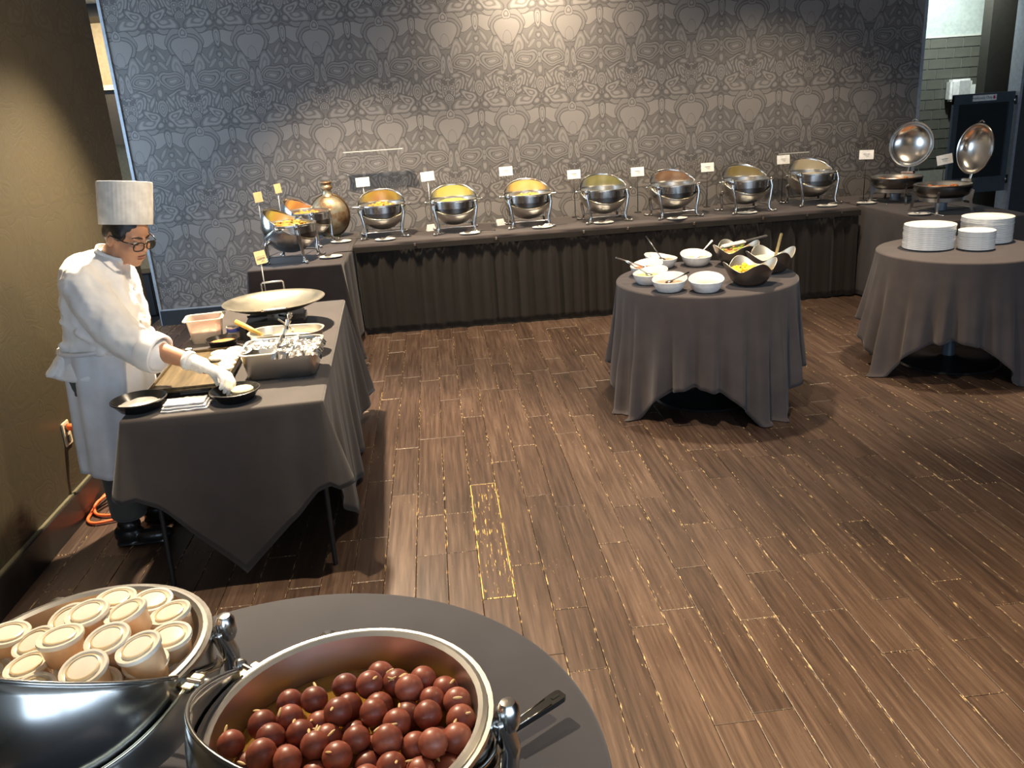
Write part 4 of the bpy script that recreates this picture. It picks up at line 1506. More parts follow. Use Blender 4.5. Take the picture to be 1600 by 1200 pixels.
# ------------------------------------------------------------------ syrup dumplings
m, nt, bs = base_mat('fried_dumpling')
v = texco(nt)
f1 = noise_(nt, v, 60, 5, 0.6)
oi = N(nt, 'ShaderNodeObjectInfo')
ff = math_(nt, 'ADD', math_(nt, 'MULTIPLY', f1, 0.7), math_(nt, 'MULTIPLY', oi.outputs['Random'], 0.35))
nt.links.new(ramp(nt, ff, [(0.25, (0.14, 0.030, 0.017)), (0.6, (0.29, 0.075, 0.042)), (0.9, (0.42, 0.14, 0.085))]), bs.inputs['Base Color'])
bs.inputs['Roughness'].default_value = 0.42
bs.inputs['Coat Weight'].default_value = 0.12
bs.inputs['Coat Roughness'].default_value = 0.15
bump_(nt, bs, f1, 0.2, 0.002)
M_dump = m
BALLS = [(-0.151,1.063),(-0.118,1.039),(-0.084,1.038),(-0.191,1.039),(-0.162,1.036),(-0.063,1.015),(-0.277,1.030),(-0.237,1.009),(-0.194,1.004),(-0.151,1.007),(-0.100,1.002),(-0.074,0.989),(-0.039,0.977),
         (-0.307,0.984),(-0.270,0.989),(-0.230,0.983),(-0.200,0.980),(-0.151,0.970),(-0.123,0.955),(-0.074,0.959),(-0.037,0.933),(-0.250,0.955),(-0.291,0.951),(-0.213,0.937),(-0.178,0.954),
         (-0.151,0.930),(-0.121,0.908),(-0.062,0.925),(-0.091,0.907),(-0.063,0.891),(-0.034,0.903),(-0.335,0.935),(-0.315,0.925),(-0.291,0.917),(-0.269,0.923),(-0.226,0.910),(-0.186,0.897),(-0.151,0.897),
         (-0.041,0.870),(-0.124,0.879),(-0.252,0.898),(-0.217,0.891),(-0.171,0.915),(-0.083,0.870),(-0.102,0.979),(-0.20,0.865),(-0.26,0.87),(-0.15,0.86),(-0.09,0.845),(-0.23,0.845)]
# relax so that neighbours touch instead of overlapping; heap rises towards the right
rg = random.Random(3)
RB = 0.0195
pts = [Vector((x + 0.002, y + 0.004, 1.752 - 0.752 + rg.uniform(-0.004, 0.006))) for x, y in BALLS]
c3 = Vector((RC[0], RC[1], 0))
for it in range(60):
    for i in range(len(pts)):
        for j in range(i):
            d = pts[i] - pts[j]
            L = d.length
            if 1e-6 < L < 2 * RB * 0.97:
                p = d * ((2 * RB * 0.97 - L) / L * 0.5)
                p.z *= 1.3
                pts[i] += p
                pts[j] -= p
    for p in pts:
        p.z = min(max(p.z, 0.978), 1.020)
        q = Vector((p.x, p.y, 0)) - c3
        lim = 0.166 - RB + (p.z - 0.96) * 0.16
        if q.length > lim:
            q = q * (lim / q.length)
            p.x, p.y = c3.x + q.x, c3.y + q.y
bm = bmesh.new()
ell(bm, (0, 0, 0), RB, None, 20, 14)
ball_me = bpy.data.meshes.new('syrup_dumpling')
bm.to_mesh(ball_me)
bm.free()
ball_me.materials.append(M_dump)
for p in ball_me.polygons:
    p.use_smooth = True
for p in pts:
    o = bpy.data.objects.new('syrup_dumpling', ball_me)
    link(o)
    o.location = p
    s = rg.uniform(0.97, 1.06)
    o.scale = (s, s * rg.uniform(0.97, 1.05), s * rg.uniform(0.94, 1.02))
    o.rotation_euler = (rg.uniform(0, 3), rg.uniform(0, 3), rg.uniform(0, 3))
    tag(o, 'glossy brown syrup dumpling in the large steel pan', 'dumpling', 'brown syrup dumplings in the pan')
M_syr = glassy('amber_syrup', (0.75, 0.42, 0.06), 0.05, 1.33, 0.75)
sy = latheo('syrup', [(0, 0.9625), (0.160, 0.9625), (0.1665, 0.9755), (0, 0.9755)], M_syr, None, 48)
for vtx in sy.data.vertices:
    vtx.co.x += RC[0]
    vtx.co.y += RC[1]
tag(sy, 'clear amber syrup around the brown dumplings', 'syrup', None, 'stuff')
bm = bmesh.new()
ell(bm, (0, 0, 0), (0.0075, 0.0022, 0.0016), None, 10, 6)
alm_me = bpy.data.meshes.new('almond_sliver')
bm.to_mesh(alm_me)
bm.free()
alm_me.materials.append(plain('almond', (0.72, 0.50, 0.22), 0.5))
rg = random.Random(12)
for k in range(34):
    b = rg.choice(pts)
    o = bpy.data.objects.new('almond_sliver', alm_me)
    link(o)
    a = rg.uniform(0, 2 * PI)
    o.location = (b.x + 0.012 * math.cos(a), b.y + 0.012 * math.sin(a), b.z + 0.0160)
    o.rotation_euler = (rg.uniform(-0.5, 0.5), rg.uniform(-0.5, 0.5), rg.uniform(0, PI))
    tag(o, 'thin pale almond sliver scattered on the dumplings', 'almond', 'almond slivers on the dumplings')
# serving spoon with a black handle on the table
sp = thing('serving_ladle', 'black-handled serving spoon lying on the navy dessert cloth', 'spoon', (0.0, 0, 0))
bm = bmesh.new()
A, B = Vector((0.045, 1.172, 0.783)), Vector((0.146, 1.240, 0.788))
d = (B - A).normalized()
sd = Vector((-d.y, d.x, 0))
rows_ = []
for t, wd in ((0, 0.0075), (0.25, 0.009), (0.8, 0.0125), (0.95, 0.0125), (1.0, 0.009)):
    p = A.lerp(B, t)
    rows_.append([bm.verts.new(p + sd * wd + Vector((0, 0, 0.004))), bm.verts.new(p - sd * wd + Vector((0, 0, 0.004))), bm.verts.new(p - sd * wd - Vector((0, 0, 0.006))), bm.verts.new(p + sd * wd - Vector((0, 0, 0.006)))])
for a, b in zip(rows_, rows_[1:]):
    for i in range(4):
        j = (i + 1) % 4
        bm.faces.new((a[i], a[j], b[j], b[i]))
bm.faces.new(rows_[0])
bm.faces.new(list(reversed(rows_[-1])))
obj('handle', bm, M_blackp, sp, smooth=False)
P = A.lerp(B, 0.86)
boxo('hang_hole', (P.x, P.y, P.z + 0.0035), (0.016, 0.006, 0.003), plain('hole_dark', (0.002, 0.002, 0.002), 0.9), sp, 0, (0, 0, math.atan2(d.y, d.x)))
bm = bmesh.new()
for off in (-1, 1):
    tube(bm, [A + sd * 0.006 * off + Vector((0, 0, 0.0042)), A.lerp(B, 0.72) + sd * 0.0095 * off + Vector((0, 0, 0.0046))], 0.0011, 5)
obj('steel_inlay', bm, M_steel, sp)
bm = bmesh.new()
tube(bm, [A, A - d * 0.06 + Vector((0, 0, -0.010)), A - d * 0.14 + Vector((0, 0, -0.018))], 0.005, 8)
ell(bm, A - d * 0.175 + Vector((0, 0, -0.018)), (0.045, 0.032, 0.009), (0, 0, math.atan2(d.y, d.x)), 16, 8)
obj('shaft', bm, M_steel, sp)
# ------------------------------------------------------------------ on the cook's table
TZ = 0.754
def black_bowl(x, y, r, label):
    t = thing('black_bowl', label, 'bowl', (x, y, TZ), 0, 'black plastic bowls on the cook\'s table')
    latheo('body', [(0, 0), (r * 0.62, 0), (r * 0.70, 0.004), (r * 0.92, 0.034), (r * 0.97, 0.040), (r, 0.041), (r, 0.045), (r * 0.95, 0.046), (r * 0.88, 0.036), (r * 0.66, 0.008), (0, 0.006)], M_blackp, t, 44)
    return t
black_bowl(-1.217, 3.205, 0.106, 'black plastic bowl of white batter beside the folded napkins')
black_bowl(-0.852, 3.215, 0.098, 'black plastic bowl with a round bread piece under the gloved hand')
black_bowl(-1.09, 4.06, 0.082, 'black plastic bowl of red sauce beside the clear tub')
heap('batter', -1.217, 3.205, TZ + 0.020, 0.082, 0.014, plain('white_batter', (0.80, 0.78, 0.72), 0.4), 'white batter in a black plastic bowl', 2.2, 0.006, 30)
heap('red_sauce', -1.09, 4.06, TZ + 0.026, 0.064, 0.004, S_red, 'red sauce in a black bowl beside the clear tub', 4.2, 0.002, 60, cat='sauce')
br = latheo('bread_piece', [(0, 0), (0.036, 0), (0.041, 0.006), (0.042, 0.022), (0.036, 0.028), (0, 0.030)], plain('pale_bread', (0.66, 0.56, 0.33), 0.7, bump=0.4, scale=60), None, 28)
br.location = (-0.822, 3.215, TZ + 0.020)
tag(br, 'round pale bread piece in the black bowl by the gloved hand', 'bread')
np_ = thing('napkin', 'folded white cloth napkin between two black bowls', 'napkin', (-1.037, 3.185, TZ), 0.05)
for k in range(3):
    bm = bmesh.new()
    nx, ny = 18, 10
    sx, sy = 0.175 - 0.012 * k, 0.092 - 0.006 * k
    g = [[bm.verts.new(((i / nx - 0.5) * sx + 0.004 * fbm(j * 1.1, k), (j / ny - 0.5) * sy + 0.004 * fbm(i * 1.3, k + 4), 0.004 + 0.009 * k + 0.004 * fbm(i * 0.4 + k * 3, j * 0.5) + 0.002 * k)) for j in range(ny + 1)] for i in range(nx + 1)]
    for i in range(nx):
        for j in range(ny):
            bm.faces.new((g[i][j], g[i + 1][j], g[i + 1][j + 1], g[i][j + 1]))
    o = obj('fold', bm, M_jacket, np_)
    s_ = o.modifiers.new('thickness', 'SOLIDIFY')
    s_.thickness = 0.006
# griddle
m, nt, bs = base_mat('seasoned_griddle')
v = texco(nt, 'Object', (14, 2, 1))
f1 = noise_(nt, v, 2.0, 5, 0.6)
nt.links.new(ramp(nt, f1, [(0.3, (0.060, 0.042, 0.018)), (0.55, (0.13, 0.095, 0.045)), (0.75, (0.20, 0.15, 0.08))]), bs.inputs['Base Color'])
bs.inputs['Roughness'].default_value = 0.38
bs.inputs['Metallic'].default_value = 0.3
GX, GY, GR = -1.082, 3.60, math.radians(3)
gd = thing('griddle', 'flat brown seasoned griddle with a black front bar', 'griddle', (GX, GY, TZ), GR)
boxo('plate', (0, 0, 0.026), (0.30, 0.58, 0.008), m, gd, 0.002)
for sx in (-1, 1):
    boxo('side_lip', (sx * 0.148, 0, 0.034), (0.006, 0.58, 0.016), m, gd, 0.002)
boxo('rear_lip', (0, 0.288, 0.034), (0.30, 0.006, 0.016), m, gd, 0.002)
boxo('trough', (0, -0.275, 0.033), (0.296, 0.012, 0.014), m, gd, 0.003)
tubeo('front_bar', [(-0.015, -0.312, 0.022), (0.10, -0.312, 0.022)], 0.013, M_blackp, gd, 12)
boxo('body', (0, -0.01, 0.011), (0.29, 0.55, 0.022), M_blackp, gd, 0.003)
M_pat = plain('white_flatbread', (0.78, 0.74, 0.62), 0.6, bump=0.4, scale=50)
bm = bmesh.new()
lathe(bm, [(0, 0), (0.034, 0.0), (0.040, 0.005), (0.038, 0.013), (0.028, 0.018), (0, 0.019)], 22)
pat_me = bpy.data.meshes.new('flatbread')
bmesh.ops.recalc_face_normals(bm, faces=bm.faces)
bm.to_mesh(pat_me)
bm.free()
for x, y, z in ((-0.985, 3.84, 0), (-0.985, 3.765, 0), (-0.975, 3.69, 0), (-0.97, 3.615, 0), (-0.965, 3.545, 0), (-1.045, 3.80, 0), (-1.035, 3.725, 0)):
    o = mesh_obj('flatbread', pat_me, M_pat)
    o.location = (x, y, TZ + 0.031 + z)
    tag(o, 'small thick white flatbread grilling on the griddle edge', 'flatbread', 'flatbreads on the griddle')
# rounded-rectangle vessel
def rr_ring(bm, sx, sy, r, z, n=6, jit=0.0, seed=0):
    vs = []
    for qx, qy, a0 in ((1, -1, -PI / 2), (1, 1, 0), (-1, 1, PI / 2), (-1, -1, PI)):
        for i in range(n + 1):
            a = a0 + PI / 2 * i / n
            x, y = qx * (sx / 2 - r) + r * math.cos(a), qy * (sy / 2 - r) + r * math.sin(a)
            vs.append(bm.verts.new((x + jit * fbm(x * 30 + seed, y * 30), y + jit * fbm(x * 30, y * 30 + seed), z)))
    return vs
def rr_vessel(name, stations, mat, parent, close_bottom=True):
    """stations: (sx, sy, r, z) from the outside bottom up, over the rim and down inside"""
    bm = bmesh.new()
    rings = [rr_ring(bm, *s) for s in stations]
    for a, b in zip(rings, rings[1:]):
        k = len(a)
        for i in range(k):
            j = (i + 1) % k
            bm.faces.new((a[i], a[j], b[j], b[i]))
    bm.faces.new(list(reversed(rings[0])))
    bm.faces.new(rings[-1])
    return obj(name, bm, mat, parent, sharp=45)
HP = thing('hotel_pan', 'deep steel pan lined with crumpled foil on the cook\'s table', 'pan', (-0.712, 3.545, TZ), 0.0)
rr_vessel('body', [(0.268, 0.20, 0.03, 0.0), (0.285, 0.215, 0.035, 0.012), (0.315, 0.25, 0.04, 0.115), (0.338, 0.272, 0.045, 0.118), (0.338, 0.272, 0.045, 0.121), (0.312, 0.247, 0.04, 0.121), (0.285, 0.212, 0.035, 0.02)], M_steelb, HP)
def foil_sheet(name, x0, x1, y0, y1, zf, parent, seed, nx=34, ny=26, amp=0.014):
    bm = bmesh.new()
    g = []
    for i in range(nx + 1):
        row = []
        for j in range(ny + 1):
            x, y = x0 + (x1 - x0) * i / nx, y0 + (y1 - y0) * j / ny
            cr = abs(fbm(x * 22 + seed, y * 22)) + 0.6 * abs(fbm(x * 48, y * 48 + seed))
            row.append(bm.verts.new((x + 0.008 * fbm(x * 40, y * 40 + 3), y + 0.008 * fbm(x * 40 + 9, y * 40), zf(x, y) + amp * cr)))
        g.append(row)
    for i in range(nx):
        for j in range(ny):
            bm.faces.new((g[i][j], g[i + 1][j], g[i + 1][j + 1], g[i][j + 1]))
    return obj(name, bm, M_foil, parent, smooth=False)
M_foil = steel('aluminium_foil', (0.80, 0.79, 0.76), 0.22, 0.05)
def foil_z(x, y):
    # lies over the right front of the pan and folds down outside the rim
    z = 0.118
    if y < -0.135:
        z -= (-0.135 - y) * 1.2
    if x > 0.165:
        z -= (x - 0.165) * 1.2
    return z + 0.012 * max(0, fbm(x * 9, y * 9))
foil_sheet('foil', -0.02, 0.182, -0.152, 0.06, foil_z, HP, 2.0)
foil_sheet('foil', -0.155, 0.06, -0.05, 0.13, lambda x, y: 0.112 + 0.02 * fbm(x * 7, y * 7 + 2), HP, 7.0)
bm = bmesh.new()
hp = [(-0.01, -0.03, 0.12), (0.02, -0.02, 0.17), (0.045, 0.0, 0.225), (0.055, 0.01, 0.255)]
tube(bm, smooth_path(hp, 5), [0.010 + 0.003 * math.sin(i * 2.1) for i in range(16)], 8)
obj('foil_wrapped_handle', bm, M_foil, HP, smooth=False)
P2 = thing('shallow_pan', 'shallow steel pan behind the foil-lined pan', 'pan', (-0.745, 3.865, TZ), -0.1)
rr_vessel('body', [(0.28, 0.14, 0.06, 0.0), (0.30, 0.16, 0.065, 0.01), (0.335, 0.185, 0.08, 0.10), (0.350, 0.20, 0.085, 0.103), (0.350, 0.20, 0.085, 0.107), (0.330, 0.18, 0.08, 0.106), (0.298, 0.155, 0.065, 0.03)], M_steelb, P2)
heap('pan_filling', -0.745, 3.865, TZ + 0.075, 0.125, 0.01, S_yog, 'pale filling in the shallow steel pan', 8.0, 0.004, 40, 0.5)
wd = thing('wooden_spoon', 'yellow wooden-handled spoon leaning out of the shallow pan', 'spoon', (-0.86, 3.86, TZ + 0.09))
bm = bmesh.new()
tube(bm, [(-0.125, 0.09, 0.055), (-0.06, 0.045, 0.030), (0.0, 0.0, 0.005)], [0.012, 0.0115, 0.009], 10)
obj('handle', bm, plain('yellow_wood', (0.62, 0.38, 0.08), 0.5), wd)
ello('scoop', (0.03, -0.015, -0.004), (0.035, 0.025, 0.008), M_steel, wd)
o = tubeo('spoon', [(-0.80, 4.01, TZ + 0.125), (-0.72, 3.90, TZ + 0.10)], 0.006, M_steel)
tag(o, 'pale spoon handle leaning over the shallow pan rim', 'spoon')
# large shallow pan on its burner
WK = (-0.88, 4.37)
bn = thing('burner', 'black portable burner under the large shallow pan', 'burner', (WK[0], WK[1], TZ), 0.1)
boxo('body', (0, 0, 0.035), (0.30, 0.26, 0.06), M_blackp, bn, 0.01)
for a in range(4):
    q = a * PI / 2 + 0.4
    tubeo('trivet_arm', [(0.05 * math.cos(q), 0.05 * math.sin(q), 0.075), (0.15 * math.cos(q), 0.15 * math.sin(q), 0.086)], 0.006, M_black, bn)
latheo('knob', [(0, 0), (0.018, 0), (0.016, 0.014), (0, 0.015)], M_blackp, bn, 16, (0.06, -0.13, 0.035), Euler((PI / 2, 0, 0)).to_matrix())
wk = thing('shallow_round_pan', 'large shallow round steel pan with a loop handle', 'pan', (WK[0], WK[1], TZ + 0.088), 0.0)
R = 0.258
prof = [(0, 0.0)] + [(R * q / 10, 0.060 * (q / 10) ** 2.2) for q in range(1, 11)] + [(R + 0.003, 0.063), (R - 0.003, 0.064)] + [(R * q / 10 - 0.002, 0.060 * (q / 10) ** 2.2 + 0.004) for q in range(9, 0, -1)] + [(0, 0.004)]
latheo('dish', prof, steel('warm_brushed_steel', (0.62, 0.58, 0.47), 0.30, 0.06), wk, 64)
for a, nm in ((1.75, 'handle'), (1.75 + PI, 'handle')):
    ca, sa = math.cos(a), math.sin(a)
    pts_ = []
    for (tt, rr, zz) in ((-0.058, R - 0.004, 0.058), (-0.058, R + 0.012, 0.100), (-0.052, R + 0.014, 0.106), (0.052, R + 0.014, 0.106), (0.058, R + 0.012, 0.100), (0.058, R - 0.004, 0.058)):
        pts_.append((ca * rr - sa * tt, sa * rr + ca * tt, zz if a < 3 else 0.060 + (zz - 0.058) * 0.15))
    tubeo(nm, pts_, 0.0055, M_steel, wk)
# tub of marinated meat
tbk = thing('plastic_tub', 'clear plastic tub half full of raw red meat', 'tub', (-1.205, 4.225, TZ), 0.12)
M_tub = glassy('cloudy_plastic', (0.92, 0.88, 0.76), 0.25, 1.2, 0.65)
rr_vessel('wall', [(0.135, 0.115, 0.02, 0.0), (0.165, 0.145, 0.025, 0.115), (0.195, 0.175, 0.028, 0.118), (0.195, 0.175, 0.028, 0.122), (0.162, 0.142, 0.025, 0.121), (0.132, 0.112, 0.02, 0.006)], M_tub, tbk)
o = rr_vessel('meat', [(0.128, 0.108, 0.02, 0.008), (0.138, 0.118, 0.02, 0.035), (0.142, 0.122, 0.02, 0.058), (0.10, 0.09, 0.02, 0.07)], speckle('raw_meat', [(0, (0.35, 0.06, 0.05)), (0.5, (0.45, 0.12, 0.10)), (1, (0.60, 0.32, 0.26))], 60), None)
o.location = (-1.205, 4.225, TZ)
o.rotation_euler = (0, 0, 0.12)
tag(o, 'raw red meat inside the clear plastic tub', 'meat', None, 'stuff')
o = thing('bottle_cap', 'small black cap with a pale top beside the griddle', 'cap', (-1.245, 4.015, TZ))
latheo('side', [(0, 0), (0.018, 0), (0.018, 0.016), (0, 0.016)], M_blackp, o, 20)
latheo('top', [(0, 0.016), (0.016, 0.016), (0.015, 0.0185), (0, 0.019)], M_white, o, 20)
o = thing('plastic_cup', 'small clear plastic cup with a blue band behind the red sauce', 'cup', (-1.065, 4.19, TZ))
latheo('cup', [(0, 0), (0.026, 0), (0.032, 0.07), (0.029, 0.07), (0.024, 0.004), (0, 0.004)], M_tub, o, 24)
latheo('band', [(0.0275, 0.045), (0.0325, 0.045), (0.0335, 0.062), (0.0285, 0.062)], plain('blue_plastic', (0.05, 0.08, 0.35), 0.4), o, 24, closed=True)

# ------------------------------------------------------------------ the cook
pn = thing('person', 'cook in white jacket, apron, glasses and tall white hat reaching over the table', 'person', (-1.47, 3.66, 0))
def L3(p):
    """room point -> the person's own frame"""
    return (p[0] + 1.47, p[1] - 3.66, p[2])
# body: head, neck, core, arms and legs as one skin
HC = Vector(L3((-1.285, 3.64, 1.372)))
HR = Euler((0, math.radians(20), math.radians(-28))).to_matrix()   # looks down and a little towards the guests
def hp3(x, y, z):
    return tuple(HC + HR @ Vector((x, y, z)))
def hrot():
    return HR.to_euler()
bm = bmesh.new()
ell(bm, hp3(-0.008, 0, 0.030), (0.092, 0.076, 0.088), hrot())            # cranium
ell(bm, hp3(0.020, 0, -0.030), (0.066, 0.062, 0.078), hrot())            # face
ell(bm, hp3(0.030, 0, -0.078), (0.046, 0.046, 0.036), hrot())            # jaw
ell(bm, hp3(0.052, 0, -0.100), (0.022, 0.024, 0.017), hrot())            # chin
for s in (-1, 1):
    ell(bm, hp3(0.050, s * 0.034, -0.028), (0.028, 0.026, 0.026), hrot())  # cheeks
    ell(bm, hp3(0.068, s * 0.028, 0.018), (0.018, 0.024, 0.009), hrot())   # brows
    ell(bm, hp3(0.078, s * 0.013, -0.036), (0.012, 0.010, 0.009), hrot())  # nostrils
    ell(bm, hp3(-0.012, s * 0.078, -0.006), (0.018, 0.010, 0.031), tuple((HR @ Euler((0, 0.1, s * -0.35)).to_matrix()).to_euler()))  # ears
    ell(bm, hp3(-0.016, s * 0.075, -0.032), (0.010, 0.008, 0.010), hrot())
ell(bm, hp3(0.080, 0, 0.000), (0.014, 0.011, 0.026), hrot())             # nose bridge
ell(bm, hp3(0.090, 0, -0.030), (0.017, 0.014, 0.013), hrot())            # nose tip
ell(bm, hp3(0.072, 0, -0.060), (0.016, 0.026, 0.009), hrot())            # upper lip
ell(bm, hp3(0.070, 0, -0.073), (0.015, 0.023, 0.009), hrot())            # lower lip
limb(bm, [(hp3(-0.02, 0, -0.05), 0.058), (L3((-1.375, 3.655, 1.27)), 0.060), (L3((-1.415, 3.66, 1.20)), 0.075)])
limb(bm, [(L3((-1.42, 3.66, 1.20)), (0.09, 0.15, 0.07)), (L3((-1.46, 3.66, 1.05)), (0.11, 0.15, 0.10)), (L3((-1.48, 3.66, 0.88)), (0.11, 0.15, 0.10))], 0.04)
WR = (-1.015, 3.325, 0.888)
EL = (-1.285, 3.43, 0.975)
SHR = (-1.44, 3.485, 1.185)
limb(bm, [(L3(SHR), 0.055), (L3(EL), 0.043)])
limb(bm, [(L3(EL), 0.043), (L3((-1.17, 3.385, 0.935)), 0.042), (L3(WR), 0.029), (L3((-0.975, 3.305, 0.872)), 0.028)], 0.012)
SHL, ELL, WRL = (-1.42, 3.845, 1.185), (-1.45, 3.90, 0.97), (-1.36, 3.88, 0.80)
limb(bm, [(L3(SHL), 0.055), (L3(ELL), 0.043), (L3(WRL), 0.028)])
for hx, hy, kx, ky, fx, fy in ((-1.50, 3.575, -1.49, 3.57, -1.51, 3.56), (-1.47, 3.745, -1.44, 3.76, -1.46, 3.78)):
    limb(bm, [(L3((hx, hy, 0.85)), 0.085), (L3((kx, ky, 0.46)), 0.055), (L3((fx, fy, 0.09)), 0.038)], 0.03)
body = blob('body', bm, M_skin, pn, 0.0052, 5)
# eyes, brows, mouth line
for s in (-1, 1):
    e = ello('eye', hp3(0.0735, s * 0.030, 0.000), (0.008, 0.0125, 0.006), plain('eye_white', (0.55, 0.50, 0.46), 0.2), body, hrot())
    ello('pupil', hp3(0.0800, s * 0.030, -0.002), (0.003, 0.0055, 0.005), M_black, body, hrot())
    bm = bmesh.new()
    tube(bm, [hp3(0.088, s * 0.010, 0.020), hp3(0.084, s * 0.028, 0.027), hp3(0.070, s * 0.048, 0.022)], [0.003, 0.004, 0.002], 6)
    obj('eyebrow', bm, M_hair, body)
bm = bmesh.new()
ell(bm, hp3(0.0805, 0, -0.0605), (0.009, 0.021, 0.0048), hrot())
ell(bm, hp3(0.0785, 0, -0.0715), (0.009, 0.019, 0.0055), hrot())
obj('lips', bm, M_lip, body)
# hair
bm = bmesh.new()
ell(bm, hp3(-0.014, 0, 0.040), (0.094, 0.0795, 0.082), hrot())
ell(bm, hp3(-0.050, 0, 0.004), (0.058, 0.070, 0.062), hrot())
for s in (-1, 1):
    ell(bm, hp3(0.012, s * 0.066, 0.022), (0.036, 0.016, 0.030), hrot())
blob('hair', bm, M_hair, pn, 0.006, 4)
# glasses
gl = thing('glasses', None, None)
gl.parent = pn
bm = bmesh.new()
for s in (-1, 1):
    c = Vector((0.098, s * 0.033, -0.010))
    pts_ = []
    for k in range(20):
        a = 2 * PI * k / 20
        y_, z_ = 0.026 * math.copysign(abs(math.cos(a)) ** 0.75, math.cos(a)), 0.0175 * math.copysign(abs(math.sin(a)) ** 0.75, math.sin(a))
        pts_.append(hp3(c.x - abs(y_ + c.y) * 0.10, c.y + y_, c.z + z_))
    tube(bm, pts_, 0.0024, 6, closed=True)
    tube(bm, [hp3(0.092, s * 0.060, 0.006), hp3(0.060, s * 0.078, 0.008), hp3(-0.005, s * 0.087, 0.014), hp3(-0.022, s * 0.085, -0.004)], 0.0026, 6)
tube(bm, [hp3(0.098, -0.008, 0.000), hp3(0.102, 0, 0.004), hp3(0.098, 0.008, 0.000)], 0.0022, 6)
obj('frame', bm, M_blackp, gl)
for s in (-1, 1):
    bm = bmesh.new()
    vs = []
    for k in range(20):
        a = 2 * PI * k / 20
        y_, z_ = 0.025 * math.copysign(abs(math.cos(a)) ** 0.75, math.cos(a)), 0.0168 * math.copysign(abs(math.sin(a)) ** 0.75, math.sin(a))
        vs.append(bm.verts.new(hp3(0.098 - abs(y_ + s * 0.033) * 0.10, s * 0.033 + y_, -0.010 + z_)))
    bm.faces.new(vs)
    obj('lens', bm, glassy('lens_glass', (0.95, 0.95, 0.95), 0.02, 1.05) if 'lens_glass' not in MATS else MATS['lens_glass'], gl)
# tall pleated hat
HM = Matrix.Translation(HC) @ (Euler((math.radians(-7), math.radians(7), 0)).to_matrix().to_4x4()) @ Matrix.Translation((-0.004, 0, 0.046))
bm = bmesh.new()
n = 120
rings = []
for r, z in ((0.103, 0.0), (0.1045, 0.002), (0.1055, 0.035), (0.108, 0.16), (0.1075, 0.172), (0.104, 0.173), (0.100, 0.165), (0.06, 0.155)):
    ring = []
    for k in range(n):
        a = 2 * PI * k / n
        pl = 0.0009 * math.sin(a * 40) * (1 if 0.03 < z < 0.17 else 0.3)
        ring.append(bm.verts.new(HM @ Vector(((r + pl) * math.cos(a), (r * 0.93 + pl) * math.sin(a), z + 0.004 * math.cos(a)))))
    rings.append(ring)
for a, b in zip(rings, rings[1:]):
    for k in range(n):
        j = (k + 1) % n
        bm.faces.new((a[k], a[j], b[j], b[k]))
bm.faces.new(rings[-1])
bm.faces.new(list(reversed(rings[0])))
obj('hat', bm, M_hat, pn, sharp=50)
# double-breasted jacket with turned-up right sleeve
bm = bmesh.new()
limb(bm, [(L3((-1.395, 3.66, 1.275)), (0.085, 0.10, 0.05)), (L3((-1.425, 3.66, 1.21)), (0.125, 0.185, 0.075)), (L3((-1.440, 3.66, 1.12)), (0.155, 0.200, 0.09)),
          (L3((-1.450, 3.66, 1.00)), (0.175, 0.200, 0.09)), (L3((-1.475, 3.66, 0.90)), (0.175, 0.200, 0.05)), (L3((-1.500, 3.66, 0.845)), (0.185, 0.210, 0.035)), (L3((-1.512, 3.66, 0.815)), (0.195, 0.215, 0.02))], 0.02)
limb(bm, [(L3((-1.42, 3.66, 1.265)), (0.085, 0.13, 0.06)), (L3((-1.475, 3.65, 1.235)), (0.105, 0.17, 0.085)), (L3((-1.50, 3.65, 1.12)), (0.105, 0.18, 0.09)), (L3((-1.515, 3.65, 0.98)), (0.105, 0.17, 0.07))], 0.02)
limb(bm, [(L3((-1.60, 3.62, 0.90)), (0.05, 0.13, 0.05)), (L3((-1.655, 3.60, 0.838)), (0.045, 0.12, 0.018))], 0.015)
limb(bm, [(L3((-1.455, 3.51, 1.205)), 0.088), (L3((-1.385, 3.465, 1.08)), 0.088), (L3((-1.305, 3.435, 0.985)), 0.084)], 0.015)
limb(bm, [(L3((-1.305, 3.435, 0.985)), 0.084), (L3((-1.235, 3.41, 0.945)), 0.078), (L3((-1.190, 3.39, 0.922)), 0.072)], 0.012)
limb(bm, [(L3((-1.43, 3.81, 1.205)), 0.085), (L3((-1.45, 3.88, 1.05)), 0.078), (L3((-1.45, 3.90, 0.96)), 0.072), (L3((-1.40, 3.89, 0.86)), 0.062)], 0.02)
# folds
for p, q, r in (((-1.50, 3.465, 1.02), (-1.36, 3.455, 0.93), 0.016), ((-1.60, 3.53, 0.955), (-1.42, 3.455, 0.93), 0.020), ((-1.58, 3.52, 1.06), (-1.45, 3.455, 0.985), 0.013)):
    limb(bm, [(L3(p), r), (L3(q), r)], 0.008)
jk = blob('jacket', bm, M_jacket, pn, 0.009, 4)
dm = jk.modifiers.new('wrinkles', 'DISPLACE')
tx = bpy.data.textures.new('wrinkle_clouds', 'CLOUDS')
tx.noise_scale = 0.065
dm.texture = tx
dm.strength = 0.017
dm.mid_level = 0.5
